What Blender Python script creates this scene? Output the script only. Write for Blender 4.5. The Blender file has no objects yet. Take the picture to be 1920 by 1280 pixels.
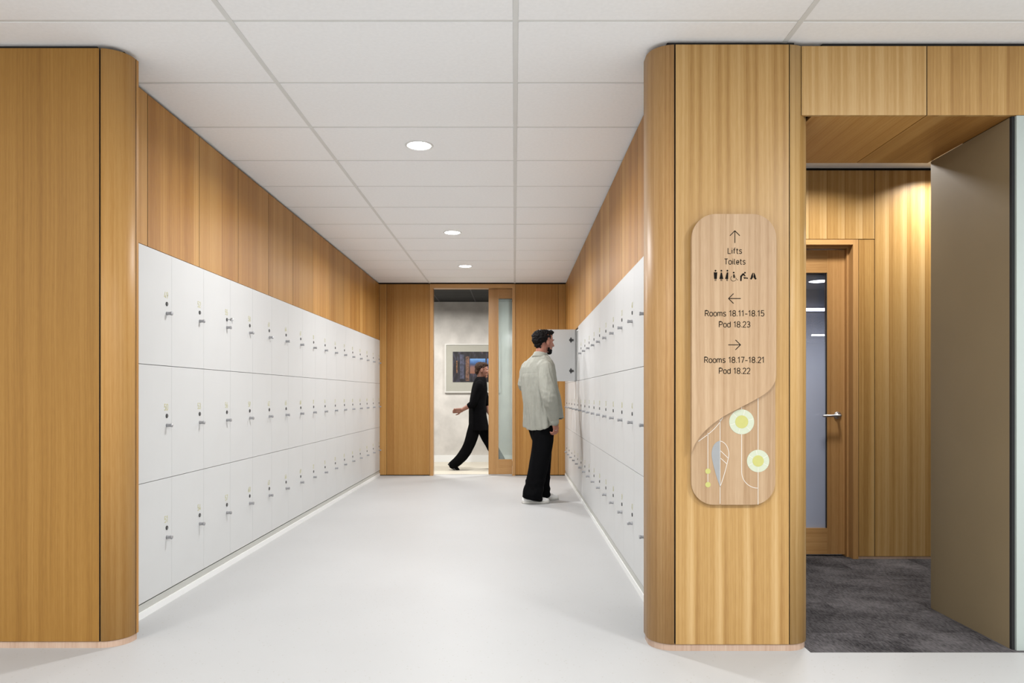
import bpy, bmesh, math, random
import numpy as np
from mathutils import Vector, Matrix, noise as mnoise

random.seed(7)
D = bpy.data
SC = bpy.context.scene
COL = SC.collection
PI = math.pi

# ------------------------------------------------------------------ camera, world, lights, exposure
F = 1366.0            # focal length in pixels of the 1920 px wide frame
VPX, VPY = 964.5, 739.7
CAMZ = 1.122
cam_d = D.cameras.new('camera')
cam_d.sensor_width = 36.0
cam_d.lens = F / 1920 * 36.0
cam_d.shift_x = (960 - VPX) / 1920
cam_d.shift_y = (VPY - 640) / 1920
cam_d.clip_start = 0.05
cam = D.objects.new('camera', cam_d)
cam.location = (0, 0, CAMZ)
cam.rotation_euler = (PI / 2, 0, 0)
COL.objects.link(cam)
SC.camera = cam

SC.view_settings.view_transform = 'Standard'
SC.view_settings.look = 'None'
SC.view_settings.gamma = 1.0
SC.view_settings.use_curve_mapping = False
SC.view_settings.exposure = 0.92

world = D.worlds.new('world')
SC.world = world
world.use_nodes = True
bg = world.node_tree.nodes['Background']
bg.inputs[0].default_value = (0.98, 0.99, 1.0, 1)
bg.inputs[1].default_value = 0.7

CEIL = 2.672          # underside of the ceiling tiles


def area_lamp(name, loc, size, power, color=(1, 0.96, 0.9), spread=180, rot=(0, 0, 0), size_y=None):
    l = D.lights.new(name, 'AREA')
    if size_y:
        l.shape = 'RECTANGLE'
        l.size_y = size_y
    else:
        l.shape = 'DISK'
    l.size = size
    l.energy = power
    l.color = color
    l.spread = math.radians(spread)
    o = D.objects.new(name, l)
    o.location = loc
    o.rotation_euler = rot
    COL.objects.link(o)
    return o


# lobby luminaires above and behind the camera (set in the lobby ceiling)
for lx, ly, lw in ((-2.6, 0.9, 22), (0.0, 0.9, 30), (2.4, 0.9, 45), (-2.6, -1.6, 15), (0.0, -1.6, 24), (2.4, -1.6, 32)):
    area_lamp('lobby_lamp', (lx, ly, CEIL - 0.012), 0.5, lw, (0.97, 0.99, 1))

# ------------------------------------------------------------------ node helpers


def new_mat(name):
    m = D.materials.new(name)
    m.use_nodes = True
    nt = m.node_tree
    b = nt.nodes['Principled BSDF']
    return m, nt, b


def N(nt, typ, **kw):
    n = nt.nodes.new(typ)
    for k, v in kw.items():
        setattr(n, k, v)
    return n


def mathn(nt, op, a, b=None, c=None):
    n = nt.nodes.new('ShaderNodeMath')
    n.operation = op
    for i, v in enumerate((a, b, c)):
        if v is None:
            continue
        if isinstance(v, (int, float)):
            n.inputs[i].default_value = v
        else:
            nt.links.new(v, n.inputs[i])
    return n.outputs[0]


def plain(name, col, rough=0.5, metal=0.0, noise=0.0, nscale=20, bump=0.0, bscale=200, spec=0.5):
    m, nt, b = new_mat(name)
    b.inputs['Roughness'].default_value = rough
    b.inputs['Metallic'].default_value = metal
    b.inputs['Specular IOR Level'].default_value = spec
    tc = N(nt, 'ShaderNodeTexCoord')
    if noise:
        t = N(nt, 'ShaderNodeTexNoise')
        t.inputs['Scale'].default_value = nscale
        t.inputs['Detail'].default_value = 4
        nt.links.new(tc.outputs['Object'], t.inputs['Vector'])
        r = N(nt, 'ShaderNodeValToRGB')
        r.color_ramp.elements[0].position = 0.3
        r.color_ramp.elements[1].position = 0.7
        r.color_ramp.elements[0].color = (*[max(0, c * (1 - noise)) for c in col], 1)
        r.color_ramp.elements[1].color = (*[min(1, c * (1 + noise)) for c in col], 1)
        nt.links.new(t.outputs[0], r.inputs[0])
        nt.links.new(r.outputs[0], b.inputs['Base Color'])
    else:
        b.inputs['Base Color'].default_value = (*col, 1)
    if bump:
        t2 = N(nt, 'ShaderNodeTexNoise')
        t2.inputs['Scale'].default_value = bscale
        t2.inputs['Detail'].default_value = 3
        nt.links.new(tc.outputs['Object'], t2.inputs['Vector'])
        bp = N(nt, 'ShaderNodeBump')
        bp.inputs['Strength'].default_value = bump
        bp.inputs['Distance'].default_value = 0.002
        nt.links.new(t2.outputs[0], bp.inputs['Height'])
        nt.links.new(bp.outputs[0], b.inputs['Normal'])
    return m


def wood(name, dark, mid, light, leaf=0.15, broad=0.55, leafvar=0.10, rough=0.36, bscale=16.0, lo=0.34, hi=0.66):
    """veneer: UV is in metres, u across the grain, v along it; leaves of the veneer repeat (slip matched)"""
    m, nt, b = new_mat(name)
    L = nt.links.new
    uv = N(nt, 'ShaderNodeUVMap')
    sep = N(nt, 'ShaderNodeSeparateXYZ')
    L(uv.outputs[0], sep.inputs[0])
    oi = N(nt, 'ShaderNodeObjectInfo')
    rnd = oi.outputs['Random']
    u, v = sep.outputs[0], sep.outputs[1]
    wv = N(nt, 'ShaderNodeCombineXYZ')
    L(mathn(nt, 'MULTIPLY', u, 3.0), wv.inputs[0])
    L(mathn(nt, 'MULTIPLY', v, 0.9), wv.inputs[1])
    L(mathn(nt, 'MULTIPLY', rnd, 31.0), wv.inputs[2])
    warp = N(nt, 'ShaderNodeTexNoise')
    warp.inputs['Scale'].default_value = 1.0
    L(wv.outputs[0], warp.inputs['Vector'])
    uo = mathn(nt, 'ADD', u, mathn(nt, 'MULTIPLY', rnd, leaf * 3))
    lf = mathn(nt, 'DIVIDE', uo, leaf)
    fr = mathn(nt, 'MULTIPLY', mathn(nt, 'FRACT', lf), leaf)
    fl = mathn(nt, 'FLOOR', lf)
    uw = mathn(nt, 'ADD', fr, mathn(nt, 'MULTIPLY', warp.outputs[0], 0.02))

    def streak(su, sv, det, off):
        c = N(nt, 'ShaderNodeCombineXYZ')
        L(mathn(nt, 'MULTIPLY', uw, su), c.inputs[0])
        L(mathn(nt, 'MULTIPLY', v, sv), c.inputs[1])
        L(mathn(nt, 'MULTIPLY_ADD', rnd, 57.0, off), c.inputs[2])
        t = N(nt, 'ShaderNodeTexNoise')
        t.inputs['Scale'].default_value = 1.0
        t.inputs['Detail'].default_value = det
        L(c.outputs[0], t.inputs['Vector'])
        return t.outputs[0]
    n1 = streak(bscale, 0.22, 2, 1.0)
    n2 = streak(110, 0.8, 3, 4.0)
    n3 = streak(420, 14, 2, 9.0)
    s = mathn(nt, 'ADD', mathn(nt, 'MULTIPLY', n1, broad),
              mathn(nt, 'ADD', mathn(nt, 'MULTIPLY', n2, (1 - broad) * 0.62), mathn(nt, 'MULTIPLY', n3, (1 - broad) * 0.38)))
    wn = N(nt, 'ShaderNodeTexWhiteNoise')
    wn.noise_dimensions = '2D'
    c2 = N(nt, 'ShaderNodeCombineXYZ')
    L(fl, c2.inputs[0])
    L(mathn(nt, 'MULTIPLY', rnd, 91.0), c2.inputs[1])
    L(c2.outputs[0], wn.inputs[0])
    s = mathn(nt, 'ADD', s, mathn(nt, 'MULTIPLY', mathn(nt, 'SUBTRACT', wn.outputs[0], 0.5), leafvar))
    r = N(nt, 'ShaderNodeValToRGB')
    e = r.color_ramp.elements
    e[0].position = lo
    e[0].color = (*dark, 1)
    e[1].position = hi
    e[1].color = (*light, 1)
    k = e.new(0.5)
    k.color = (*mid, 1)
    L(s, r.inputs[0])
    hsv = N(nt, 'ShaderNodeHueSaturation')
    L(mathn(nt, 'MULTIPLY_ADD', rnd, 0.20, 0.90), hsv.inputs['Value'])
    L(r.outputs[0], hsv.inputs['Color'])
    L(hsv.outputs[0], b.inputs['Base Color'])
    b.inputs['Roughness'].default_value = rough
    b.inputs['Specular IOR Level'].default_value = 0.34
    bp = N(nt, 'ShaderNodeBump')
    bp.inputs['Strength'].default_value = 0.06
    bp.inputs['Distance'].default_value = 0.001
    L(n3, bp.inputs['Height'])
    L(bp.outputs[0], b.inputs['Normal'])
    return m


def emit(name, col, strength):
    m, nt, b = new_mat(name)
    b.inputs['Base Color'].default_value = (*col, 1)
    b.inputs['Emission Color'].default_value = (*col, 1)
    b.inputs['Emission Strength'].default_value = strength
    return m


M = {}
M['honey'] = wood('honey_veneer', (0.30, 0.132, 0.026), (0.39, 0.193, 0.047), (0.465, 0.255, 0.078), leaf=0.2, leafvar=0.2, broad=0.4, rough=0.47)
M['amber'] = wood('amber_veneer', (0.235, 0.108, 0.017), (0.305, 0.149, 0.027), (0.368, 0.193, 0.044), leaf=0.31, leafvar=0.03, broad=0.42, rough=0.52)
M['pale'] = wood('pale_veneer', (0.315, 0.165, 0.047), (0.44, 0.257, 0.086), (0.55, 0.357, 0.154), leaf=0.123, leafvar=0.03, broad=0.66, bscale=19, lo=0.37, hi=0.63)
M['rose'] = wood('rose_veneer', (0.33, 0.165, 0.058), (0.445, 0.25, 0.094), (0.54, 0.33, 0.145), leaf=0.4, leafvar=0.03, broad=0.4, rough=0.45)
M['frame'] = wood('frame_timber', (0.335, 0.168, 0.056), (0.43, 0.234, 0.086), (0.51, 0.295, 0.120), leaf=5, leafvar=0, broad=0.35, bscale=30)
M['signwood'] = wood('sign_timber', (0.29, 0.175, 0.088), (0.385, 0.255, 0.145), (0.46, 0.325, 0.20), leaf=5, leafvar=0, broad=0.5, bscale=26, rough=0.5)
M['plinth'] = wood('plinth_timber', (0.40, 0.26, 0.18), (0.50, 0.35, 0.26), (0.56, 0.42, 0.32), leaf=5, leafvar=0, broad=0.4)
M['dark'] = plain('dark_recess', (0.012, 0.012, 0.012), 0.9)
M['edge'] = plain('joint_shade_edge', (0.045, 0.024, 0.012), 0.8, noise=0.1, nscale=40)  # shade of the panel joints, painted onto the panels' end faces
M['white_lam'] = plain('white_laminate', (0.55, 0.553, 0.546), 0.42, noise=0.012, nscale=3, spec=0.3)
M['white_in'] = plain('carcass_board', (0.62, 0.62, 0.60), 0.6, noise=0.02, nscale=5)
M['kick'] = plain('grey_kickboard', (0.46, 0.46, 0.425), 0.5, noise=0.02, nscale=4)
M['skirt'] = plain('white_skirting', (0.76, 0.76, 0.745), 0.5, noise=0.01, nscale=4)
M['tile'] = plain('ceiling_tile_white', (0.90, 0.90, 0.90), 0.9, noise=0.02, nscale=60, bump=0.25, bscale=500)
M['rail'] = plain('ceiling_rail_paint', (0.71, 0.71, 0.69), 0.6, noise=0.02, nscale=6)
M['rail_dim'] = plain('ceiling_joint_paint', (0.70, 0.70, 0.68), 0.7, noise=0.02, nscale=6)
M['chrome'] = plain('brushed_steel', (0.52, 0.52, 0.53), 0.32, 0.9, noise=0.05, nscale=90)
M['knob'] = plain('satin_grey_metal', (0.36, 0.36, 0.37), 0.38, 0.6, noise=0.06, nscale=120)
M['black_metal'] = plain('dark_metal', (0.05, 0.05, 0.05), 0.4, 0.5, noise=0.1, nscale=80)
M['gold'] = plain('olive_gold_lettering', (0.47, 0.45, 0.23), 0.5, noise=0.03, nscale=60)
M['ink'] = plain('black_ink', (0.010, 0.008, 0.006), 0.9, noise=0.05, nscale=60, spec=0.1)
M['ink_white'] = plain('white_ink', (0.62, 0.58, 0.52), 0.6, noise=0.02, nscale=60)
M['ink_cream'] = plain('cream_ink', (0.47, 0.50, 0.375), 0.6, noise=0.02, nscale=60)
M['ink_yellow'] = plain('yellow_ink', (0.44, 0.425, 0.13), 0.6, noise=0.02, nscale=60)
M['ink_grey'] = plain('grey_ink', (0.27, 0.275, 0.275), 0.6, noise=0.02, nscale=60)
M['olive'] = plain('olive_wall_panel', (0.245, 0.186, 0.106), 0.55, noise=0.03, nscale=3, bump=0.15, bscale=900)
M['sage'] = plain('pale_sage_panel', (0.38, 0.42, 0.39), 0.5, noise=0.02, nscale=3)
M['plaster'] = plain('grey_plaster', (0.56, 0.535, 0.50), 0.9, noise=0.13, nscale=4.5, bump=0.6, bscale=30)
M['skin'] = plain('skin', (0.31, 0.128, 0.085), 0.5, noise=0.07, nscale=30)
M['skin_ear'] = plain('skin_of_walker', (0.27, 0.125, 0.085), 0.5, noise=0.07, nscale=30)
M['hair'] = plain('black_hair', (0.006, 0.005, 0.005), 0.7, noise=0.4, nscale=60, bump=0.7, bscale=180, spec=0.12)
M['hair_brown'] = plain('brown_hair', (0.035, 0.018, 0.011), 0.7, noise=0.3, nscale=60, bump=0.6, bscale=160, spec=0.15)
M['shirt'] = plain('sage_grey_cotton', (0.27, 0.27, 0.232), 0.9, noise=0.035, nscale=30, bump=0.4, bscale=420)
M['black_cloth'] = plain('black_cloth', (0.0035, 0.0035, 0.004), 0.95, noise=0.15, nscale=30, bump=0.3, bscale=400, spec=0.05)
M['shoe'] = plain('white_canvas', (0.74, 0.73, 0.71), 0.7, noise=0.03, nscale=40, bump=0.2, bscale=300)
M['sole'] = plain('pale_rubber', (0.60, 0.58, 0.54), 0.6, noise=0.04, nscale=40)
M['eye'] = plain('eye_white', (0.75, 0.72, 0.68), 0.3)
M['mat_board'] = plain('mount_board', (0.37, 0.36, 0.31), 0.8, noise=0.015, nscale=20)
M['pic_frame'] = plain('picture_frame_white', (0.60, 0.585, 0.55), 0.5, noise=0.02, nscale=10)
M['black_tile'] = plain('black_ceiling_tile', (0.004, 0.0042, 0.0042), 0.8, noise=0.1, nscale=30)
M['black_rail'] = plain('dark_ceiling_rail', (0.016, 0.017, 0.017), 0.6, noise=0.05, nscale=20)
M['dark_wall'] = plain('dark_room_wall', (0.055, 0.055, 0.068), 0.7, noise=0.05, nscale=3)
M['lens'] = emit('lamp_lens', (1, 0.985, 0.96), 9)
M['bar'] = emit('lamp_bar', (0.95, 0.93, 1.0), 4)


def speckled_floor():
    m, nt, b = new_mat('speckled_vinyl')
    L = nt.links.new
    tc = N(nt, 'ShaderNodeTexCoord')
    vo = N(nt, 'ShaderNodeTexVoronoi')
    vo.inputs['Scale'].default_value = 62
    L(tc.outputs['Object'], vo.inputs['Vector'])
    wn = N(nt, 'ShaderNodeTexWhiteNoise')
    L(vo.outputs['Position'], wn.inputs[0])
    sel = mathn(nt, 'GREATER_THAN', wn.outputs[0], 0.84)
    rad = mathn(nt, 'LESS_THAN', vo.outputs['Distance'], 0.2)
    sp = mathn(nt, 'MULTIPLY', mathn(nt, 'MULTIPLY', sel, rad), 0.85)
    big = N(nt, 'ShaderNodeTexNoise')
    big.inputs['Scale'].default_value = 1.1
    big.inputs['Detail'].default_value = 3
    L(tc.outputs['Object'], big.inputs['Vector'])
    r = N(nt, 'ShaderNodeValToRGB')
    r.color_ramp.elements[0].position = 0.3
    r.color_ramp.elements[1].position = 0.7
    r.color_ramp.elements[0].color = (0.415, 0.414, 0.409, 1)
    r.color_ramp.elements[1].color = (0.438, 0.437, 0.432, 1)
    L(big.outputs[0], r.inputs[0])
    mx = N(nt, 'ShaderNodeMixRGB')
    L(sp, mx.inputs[0])
    L(r.outputs[0], mx.inputs[1])
    mx.inputs[2].default_value = (0.36, 0.34, 0.31, 1)
    L(mx.outputs[0], b.inputs['Base Color'])
    b.inputs['Roughness'].default_value = 0.5
    b.inputs['Specular IOR Level'].default_value = 0.3
    return m


def carpet():
    m, nt, b = new_mat('charcoal_carpet')
    L = nt.links.new
    tc = N(nt, 'ShaderNodeTexCoord')
    oi = N(nt, 'ShaderNodeObjectInfo')
    mp = N(nt, 'ShaderNodeMapping')
    mp.inputs['Scale'].default_value = (110, 28, 1)
    L(tc.outputs['Object'], mp.inputs['Vector'])
    n1 = N(nt, 'ShaderNodeTexNoise')
    n1.inputs['Scale'].default_value = 1
    n1.inputs['Detail'].default_value = 3
    L(mp.outputs[0], n1.inputs['Vector'])
    n2 = N(nt, 'ShaderNodeTexNoise')
    n2.noise_dimensions = '4D'
    n2.inputs['Scale'].default_value = 4.5
    n2.inputs['Detail'].default_value = 3
    L(tc.outputs['Object'], n2.inputs['Vector'])
    L(mathn(nt, 'MULTIPLY', oi.outputs['Random'], 40.0), n2.inputs['W'])
    s = mathn(nt, 'ADD', mathn(nt, 'MULTIPLY', n1.outputs[0], 0.45), mathn(nt, 'MULTIPLY', n2.outputs[0], 0.55))
    r = N(nt, 'ShaderNodeValToRGB')
    r.color_ramp.elements[0].position = 0.36
    r.color_ramp.elements[1].position = 0.66
    r.color_ramp.elements[0].color = (0.019, 0.0175, 0.0185, 1)
    r.color_ramp.elements[1].color = (0.115, 0.107, 0.110, 1)
    L(s, r.inputs[0])
    hv = N(nt, 'ShaderNodeHueSaturation')
    L(mathn(nt, 'MULTIPLY_ADD', oi.outputs['Random'], 0.35, 0.82), hv.inputs['Value'])
    L(r.outputs[0], hv.inputs['Color'])
    L(hv.outputs[0], b.inputs['Base Color'])
    b.inputs['Roughness'].default_value = 1.0
    b.inputs['Specular IOR Level'].default_value = 0.1
    bp = N(nt, 'ShaderNodeBump')
    bp.inputs['Strength'].default_value = 0.8
    bp.inputs['Distance'].default_value = 0.004
    L(n1.outputs[0], bp.inputs['Height'])
    L(bp.outputs[0], b.inputs['Normal'])
    return m


def board_floor():
    m, nt, b = new_mat('cream_corridor_floor')
    L = nt.links.new
    tc = N(nt, 'ShaderNodeTexCoord')
    mp = N(nt, 'ShaderNodeMapping')
    mp.inputs['Scale'].default_value = (1.2, 40, 1)
    L(tc.outputs['Object'], mp.inputs['Vector'])
    t = N(nt, 'ShaderNodeTexNoise')
    t.inputs['Scale'].default_value = 1
    t.inputs['Detail'].default_value = 3
    L(mp.outputs[0], t.inputs['Vector'])
    r = N(nt, 'ShaderNodeValToRGB')
    r.color_ramp.elements[0].color = (0.44, 0.40, 0.32, 1)
    r.color_ramp.elements[1].color = (0.62, 0.58, 0.50, 1)
    L(t.outputs[0], r.inputs[0])
    L(r.outputs[0], b.inputs['Base Color'])
    b.inputs['Roughness'].default_value = 0.5
    return m


def pane(name, tint, diffuse, amount, gloss=0.06, frost_from=None):
    """glass seen from both sides: mostly clear, a little veil of frosting and gloss"""
    m = D.materials.new(name)
    m.use_nodes = True
    nt = m.node_tree
    nt.nodes.clear()
    L = nt.links.new
    out = N(nt, 'ShaderNodeOutputMaterial')
    tr = N(nt, 'ShaderNodeBsdfTransparent')
    tr.inputs[0].default_value = (*tint, 1)
    df = N(nt, 'ShaderNodeBsdfDiffuse')
    df.inputs[0].default_value = (*diffuse, 1)
    tl = N(nt, 'ShaderNodeBsdfTranslucent')
    tl.inputs[0].default_value = (*diffuse, 1)
    mdt = N(nt, 'ShaderNodeMixShader')
    mdt.inputs[0].default_value = 0.5
    L(df.outputs[0], mdt.inputs[1])
    L(tl.outputs[0], mdt.inputs[2])
    m1 = N(nt, 'ShaderNodeMixShader')
    if frost_from is None:
        m1.inputs[0].default_value = amount
    else:
        uv = N(nt, 'ShaderNodeUVMap')
        sp = N(nt, 'ShaderNodeSeparateXYZ')
        L(uv.outputs[0], sp.inputs[0])
        mr = N(nt, 'ShaderNodeMapRange')
        mr.interpolation_type = 'SMOOTHSTEP'
        mr.inputs['From Min'].default_value = frost_from[0]
        mr.inputs['From Max'].default_value = frost_from[1]
        mr.inputs['To Min'].default_value = amount
        mr.inputs['To Max'].default_value = 0.03
        L(sp.outputs[1], mr.inputs['Value'])
        L(mr.outputs[0], m1.inputs[0])
    L(tr.outputs[0], m1.inputs[1])
    L(mdt.outputs[0], m1.inputs[2])
    gl = N(nt, 'ShaderNodeBsdfGlossy')
    gl.inputs['Roughness'].default_value = 0.08
    m2 = N(nt, 'ShaderNodeMixShader')
    m2.inputs[0].default_value = gloss
    L(m1.outputs[0], m2.inputs[1])
    L(gl.outputs[0], m2.inputs[2])
    L(m2.outputs[0], out.inputs[0])
    return m


M['floor'] = speckled_floor()
M['carpet'] = carpet()
M['boards'] = board_floor()
M['glass_back'] = pane('veiled_glass', (0.88, 0.93, 0.91), (0.42, 0.47, 0.46), 0.34, 0.02)
M['glass_inner'] = pane('part_frosted_glass', (0.80, 0.82, 0.88), (0.60, 0.63, 0.72), 0.93, 0.05, frost_from=(1.05, 1.75))

# ------------------------------------------------------------------ mesh helpers


def link(o, parent=None):
    COL.objects.link(o)
    if parent is not None:
        o.parent = parent
    return o


def obj(name, me, mat=None, parent=None, loc=None, rotz=None):
    o = D.objects.new(name, me)
    if mat is not None and not me.materials:
        me.materials.append(mat)
    link(o, parent)
    if loc is not None:
        o.location = loc
    if rotz is not None:
        o.rotation_euler = (0, 0, rotz)
    return o


def empty(name, loc=(0, 0, 0), rotz=0.0, parent=None):
    o = D.objects.new(name, None)
    o.empty_display_size = 0.1
    o.location = loc
    o.rotation_euler = (0, 0, rotz)
    return link(o, parent)


def thing(name, label, cat, loc=(0, 0, 0), rotz=0.0, group=None):
    o = empty(name, loc, rotz)
    o['label'] = label
    o['category'] = cat
    if group:
        o['group'] = group
    return o


def struct(name, loc=(0, 0, 0), label=None):
    o = empty(name, loc)
    o['kind'] = 'structure'
    if label:
        o['label'] = label
    return o


class MB:
    def __init__(self):
        self.v, self.f, self.uv, self.sm = [], [], [], []
        self.dark_faces = set()

    def face(self, idx, uvs=None, smooth=False):
        self.f.append(tuple(idx))
        self.uv.append(uvs)
        self.sm.append(smooth)

    def box(self, x0, x1, y0, y1, z0, z1, grain='z'):
        b = len(self.v)
        for z in (z0, z1):
            for y in (y0, y1):
                for x in (x0, x1):
                    self.v.append((x, y, z))

        def q(ids, ua, va):
            uvs = []
            for i in ids:
                p = self.v[b + i]
                uvs.append((p[ua], p[va]))
            self.face([b + i for i in ids], uvs)
        if grain == 'z':
            q((0, 1, 5, 4), 0, 2); q((3, 2, 6, 7), 0, 2); q((1, 3, 7, 5), 1, 2); q((2, 0, 4, 6), 1, 2)
            q((0, 2, 3, 1), 0, 1); q((4, 5, 7, 6), 0, 1)
        elif grain == 'x':
            q((0, 1, 5, 4), 2, 0); q((3, 2, 6, 7), 2, 0); q((1, 3, 7, 5), 2, 1); q((2, 0, 4, 6), 2, 1)
            q((0, 2, 3, 1), 1, 0); q((4, 5, 7, 6), 1, 0)
        else:
            q((0, 1, 5, 4), 2, 0); q((3, 2, 6, 7), 2, 0); q((1, 3, 7, 5), 2, 1); q((2, 0, 4, 6), 2, 1)
            q((0, 2, 3, 1), 0, 1); q((4, 5, 7, 6), 0, 1)
        return self

    def wall(self, path, z0, z1, th=0.016, smooth=False):
        """upright panel along a plan path; outer face on the right-hand side of the path"""
        P = [Vector(p) for p in path]
        n = len(P)
        nor = []
        for i in range(n):
            a = P[max(0, i - 1)]
            c = P[min(n - 1, i + 1)]
            d = (c - a).normalized()
            nor.append(Vector((d.y, -d.x)))
        Q = [P[i] - nor[i] * th for i in range(n)]
        u = [0.0]
        for i in range(1, n):
            u.append(u[-1] + (P[i] - P[i - 1]).length)
        b = len(self.v)
        for i in range(n):
            self.v += [(P[i].x, P[i].y, z0), (P[i].x, P[i].y, z1), (Q[i].x, Q[i].y, z0), (Q[i].x, Q[i].y, z1)]
        for i in range(n - 1):
            a, c = b + 4 * i, b + 4 * (i + 1)
            self.face((a, c, c + 1, a + 1), [(u[i], z0), (u[i + 1], z0), (u[i + 1], z1), (u[i], z1)], smooth)
            self.face((c + 2, a + 2, a + 3, c + 3), [(u[i + 1], z0), (u[i], z0), (u[i], z1), (u[i + 1], z1)], smooth)
            self.face((a + 1, c + 1, c + 3, a + 3), [(u[i], 0), (u[i + 1], 0), (u[i + 1], .01), (u[i], .01)])
            self.face((c, a, a + 2, c + 2), [(u[i + 1], 0), (u[i], 0), (u[i], .01), (u[i + 1], .01)])
        e = b + 4 * (n - 1)
        self.dark_faces |= {len(self.f), len(self.f) + 1}
        self.face((b, b + 1, b + 3, b + 2), [(0, z0), (0, z1), (th, z1), (th, z0)])
        self.face((e + 1, e, e + 2, e + 3), [(0, z1), (0, z0), (th, z0), (th, z1)])
        return self

    def prism(self, pts, y0, y1):
        """outline in x-z (anticlockwise seen from -y), front at y0"""
        b = len(self.v)
        n = len(pts)
        for x, z in pts:
            self.v.append((x, y0, z))
        for x, z in pts:
            self.v.append((x, y1, z))
        self.face(range(b, b + n), list(pts))
        self.face(range(b + 2 * n - 1, b + n - 1, -1), list(reversed(pts)))
        for i in range(n):
            j = (i + 1) % n
            self.face((b + j, b + i, b + n + i, b + n + j), [(pts[j][0], pts[j][1]), (pts[i][0], pts[i][1]), (pts[i][0], pts[i][1]), (pts[j][0], pts[j][1])])
        return self

    def lathe(self, prof, n=20, axis='y', c=(0, 0, 0), smooth=True):
        """prof: (radius, distance along the axis)"""
        b = len(self.v)
        for r, d in prof:
            for k in range(n):
                a = 2 * PI * k / n
                p, q = r * math.cos(a), r * math.sin(a)
                if axis == 'y':
                    self.v.append((c[0] + p, c[1] + d, c[2] + q))
                elif axis == 'z':
                    self.v.append((c[0] + p, c[1] + q, c[2] + d))
                else:
                    self.v.append((c[0] + d, c[1] + p, c[2] + q))
        for i in range(len(prof) - 1):
            for k in range(n):
                k2 = (k + 1) % n
                self.face((b + i * n + k, b + i * n + k2, b + (i + 1) * n + k2, b + (i + 1) * n + k), None, smooth)
        self.face([b + k for k in range(n)][::-1], None)
        e = b + (len(prof) - 1) * n
        self.face([e + k for k in range(n)], None)
        return self

    def raw(self, V, Fs, smooth=True):
        b = len(self.v)
        self.v += [tuple(p) for p in V]
        for f in Fs:
            self.face([b + i for i in f], None, smooth)
        return self

    def mesh(self, name):
        me = D.meshes.new(name)
        me.from_pydata(self.v, [], self.f)
        lay = me.uv_layers.new(name='UVMap')
        li = 0
        for fi, f in enumerate(self.f):
            for k in range(len(f)):
                if self.uv[fi] is not None:
                    lay.data[li].uv = self.uv[fi][k]
                else:
                    p = self.v[f[k]]
                    lay.data[li].uv = (p[0] + p[1], p[2])
                li += 1
        me.polygons.foreach_set('use_smooth', self.sm)
        for i in self.dark_faces:
            me.polygons[i].material_index = 1
        bm = bmesh.new()
        bm.from_mesh(me)
        bmesh.ops.recalc_face_normals(bm, faces=bm.faces)
        bm.to_mesh(me)
        bm.free()
        me.update()
        return me

    def build(self, name, mat, parent=None, loc=None, rotz=None):
        return obj(name, self.mesh(name), mat, parent, loc, rotz)


def box(name, mat, parent, x0, x1, y0, y1, z0, z1, grain='z'):
    return MB().box(x0, x1, y0, y1, z0, z1, grain).build(name, mat, parent)


def panel(parent, path, z0, z1, mat, name='panel', th=0.016, smooth=False):
    o = MB().wall(path, z0, z1, th, smooth).build(name, mat, parent)
    o.data.materials.append(M['edge'])
    return o


def arc(cx, cy, r, a0, a1, n=14):
    return [(cx + r * math.cos(a0 + (a1 - a0) * i / n), cy + r * math.sin(a0 + (a1 - a0) * i / n)) for i in range(n + 1)]


def _arc(cx, cy, rx, ry, a0, a1, n=10):
    return [(cx + rx * math.cos(math.radians(a0 + (a1 - a0) * i / n)), cy + ry * math.sin(math.radians(a0 + (a1 - a0) * i / n))) for i in range(n + 1)]


def _stad(cx, y0, y1, rx):
    ry = rx * 1.05
    return _arc(cx, y1 - ry, rx, ry, 0, 180) + _arc(cx, y0 + ry, rx, ry, 180, 360) + [(cx + rx, y1 - ry)]


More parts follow.
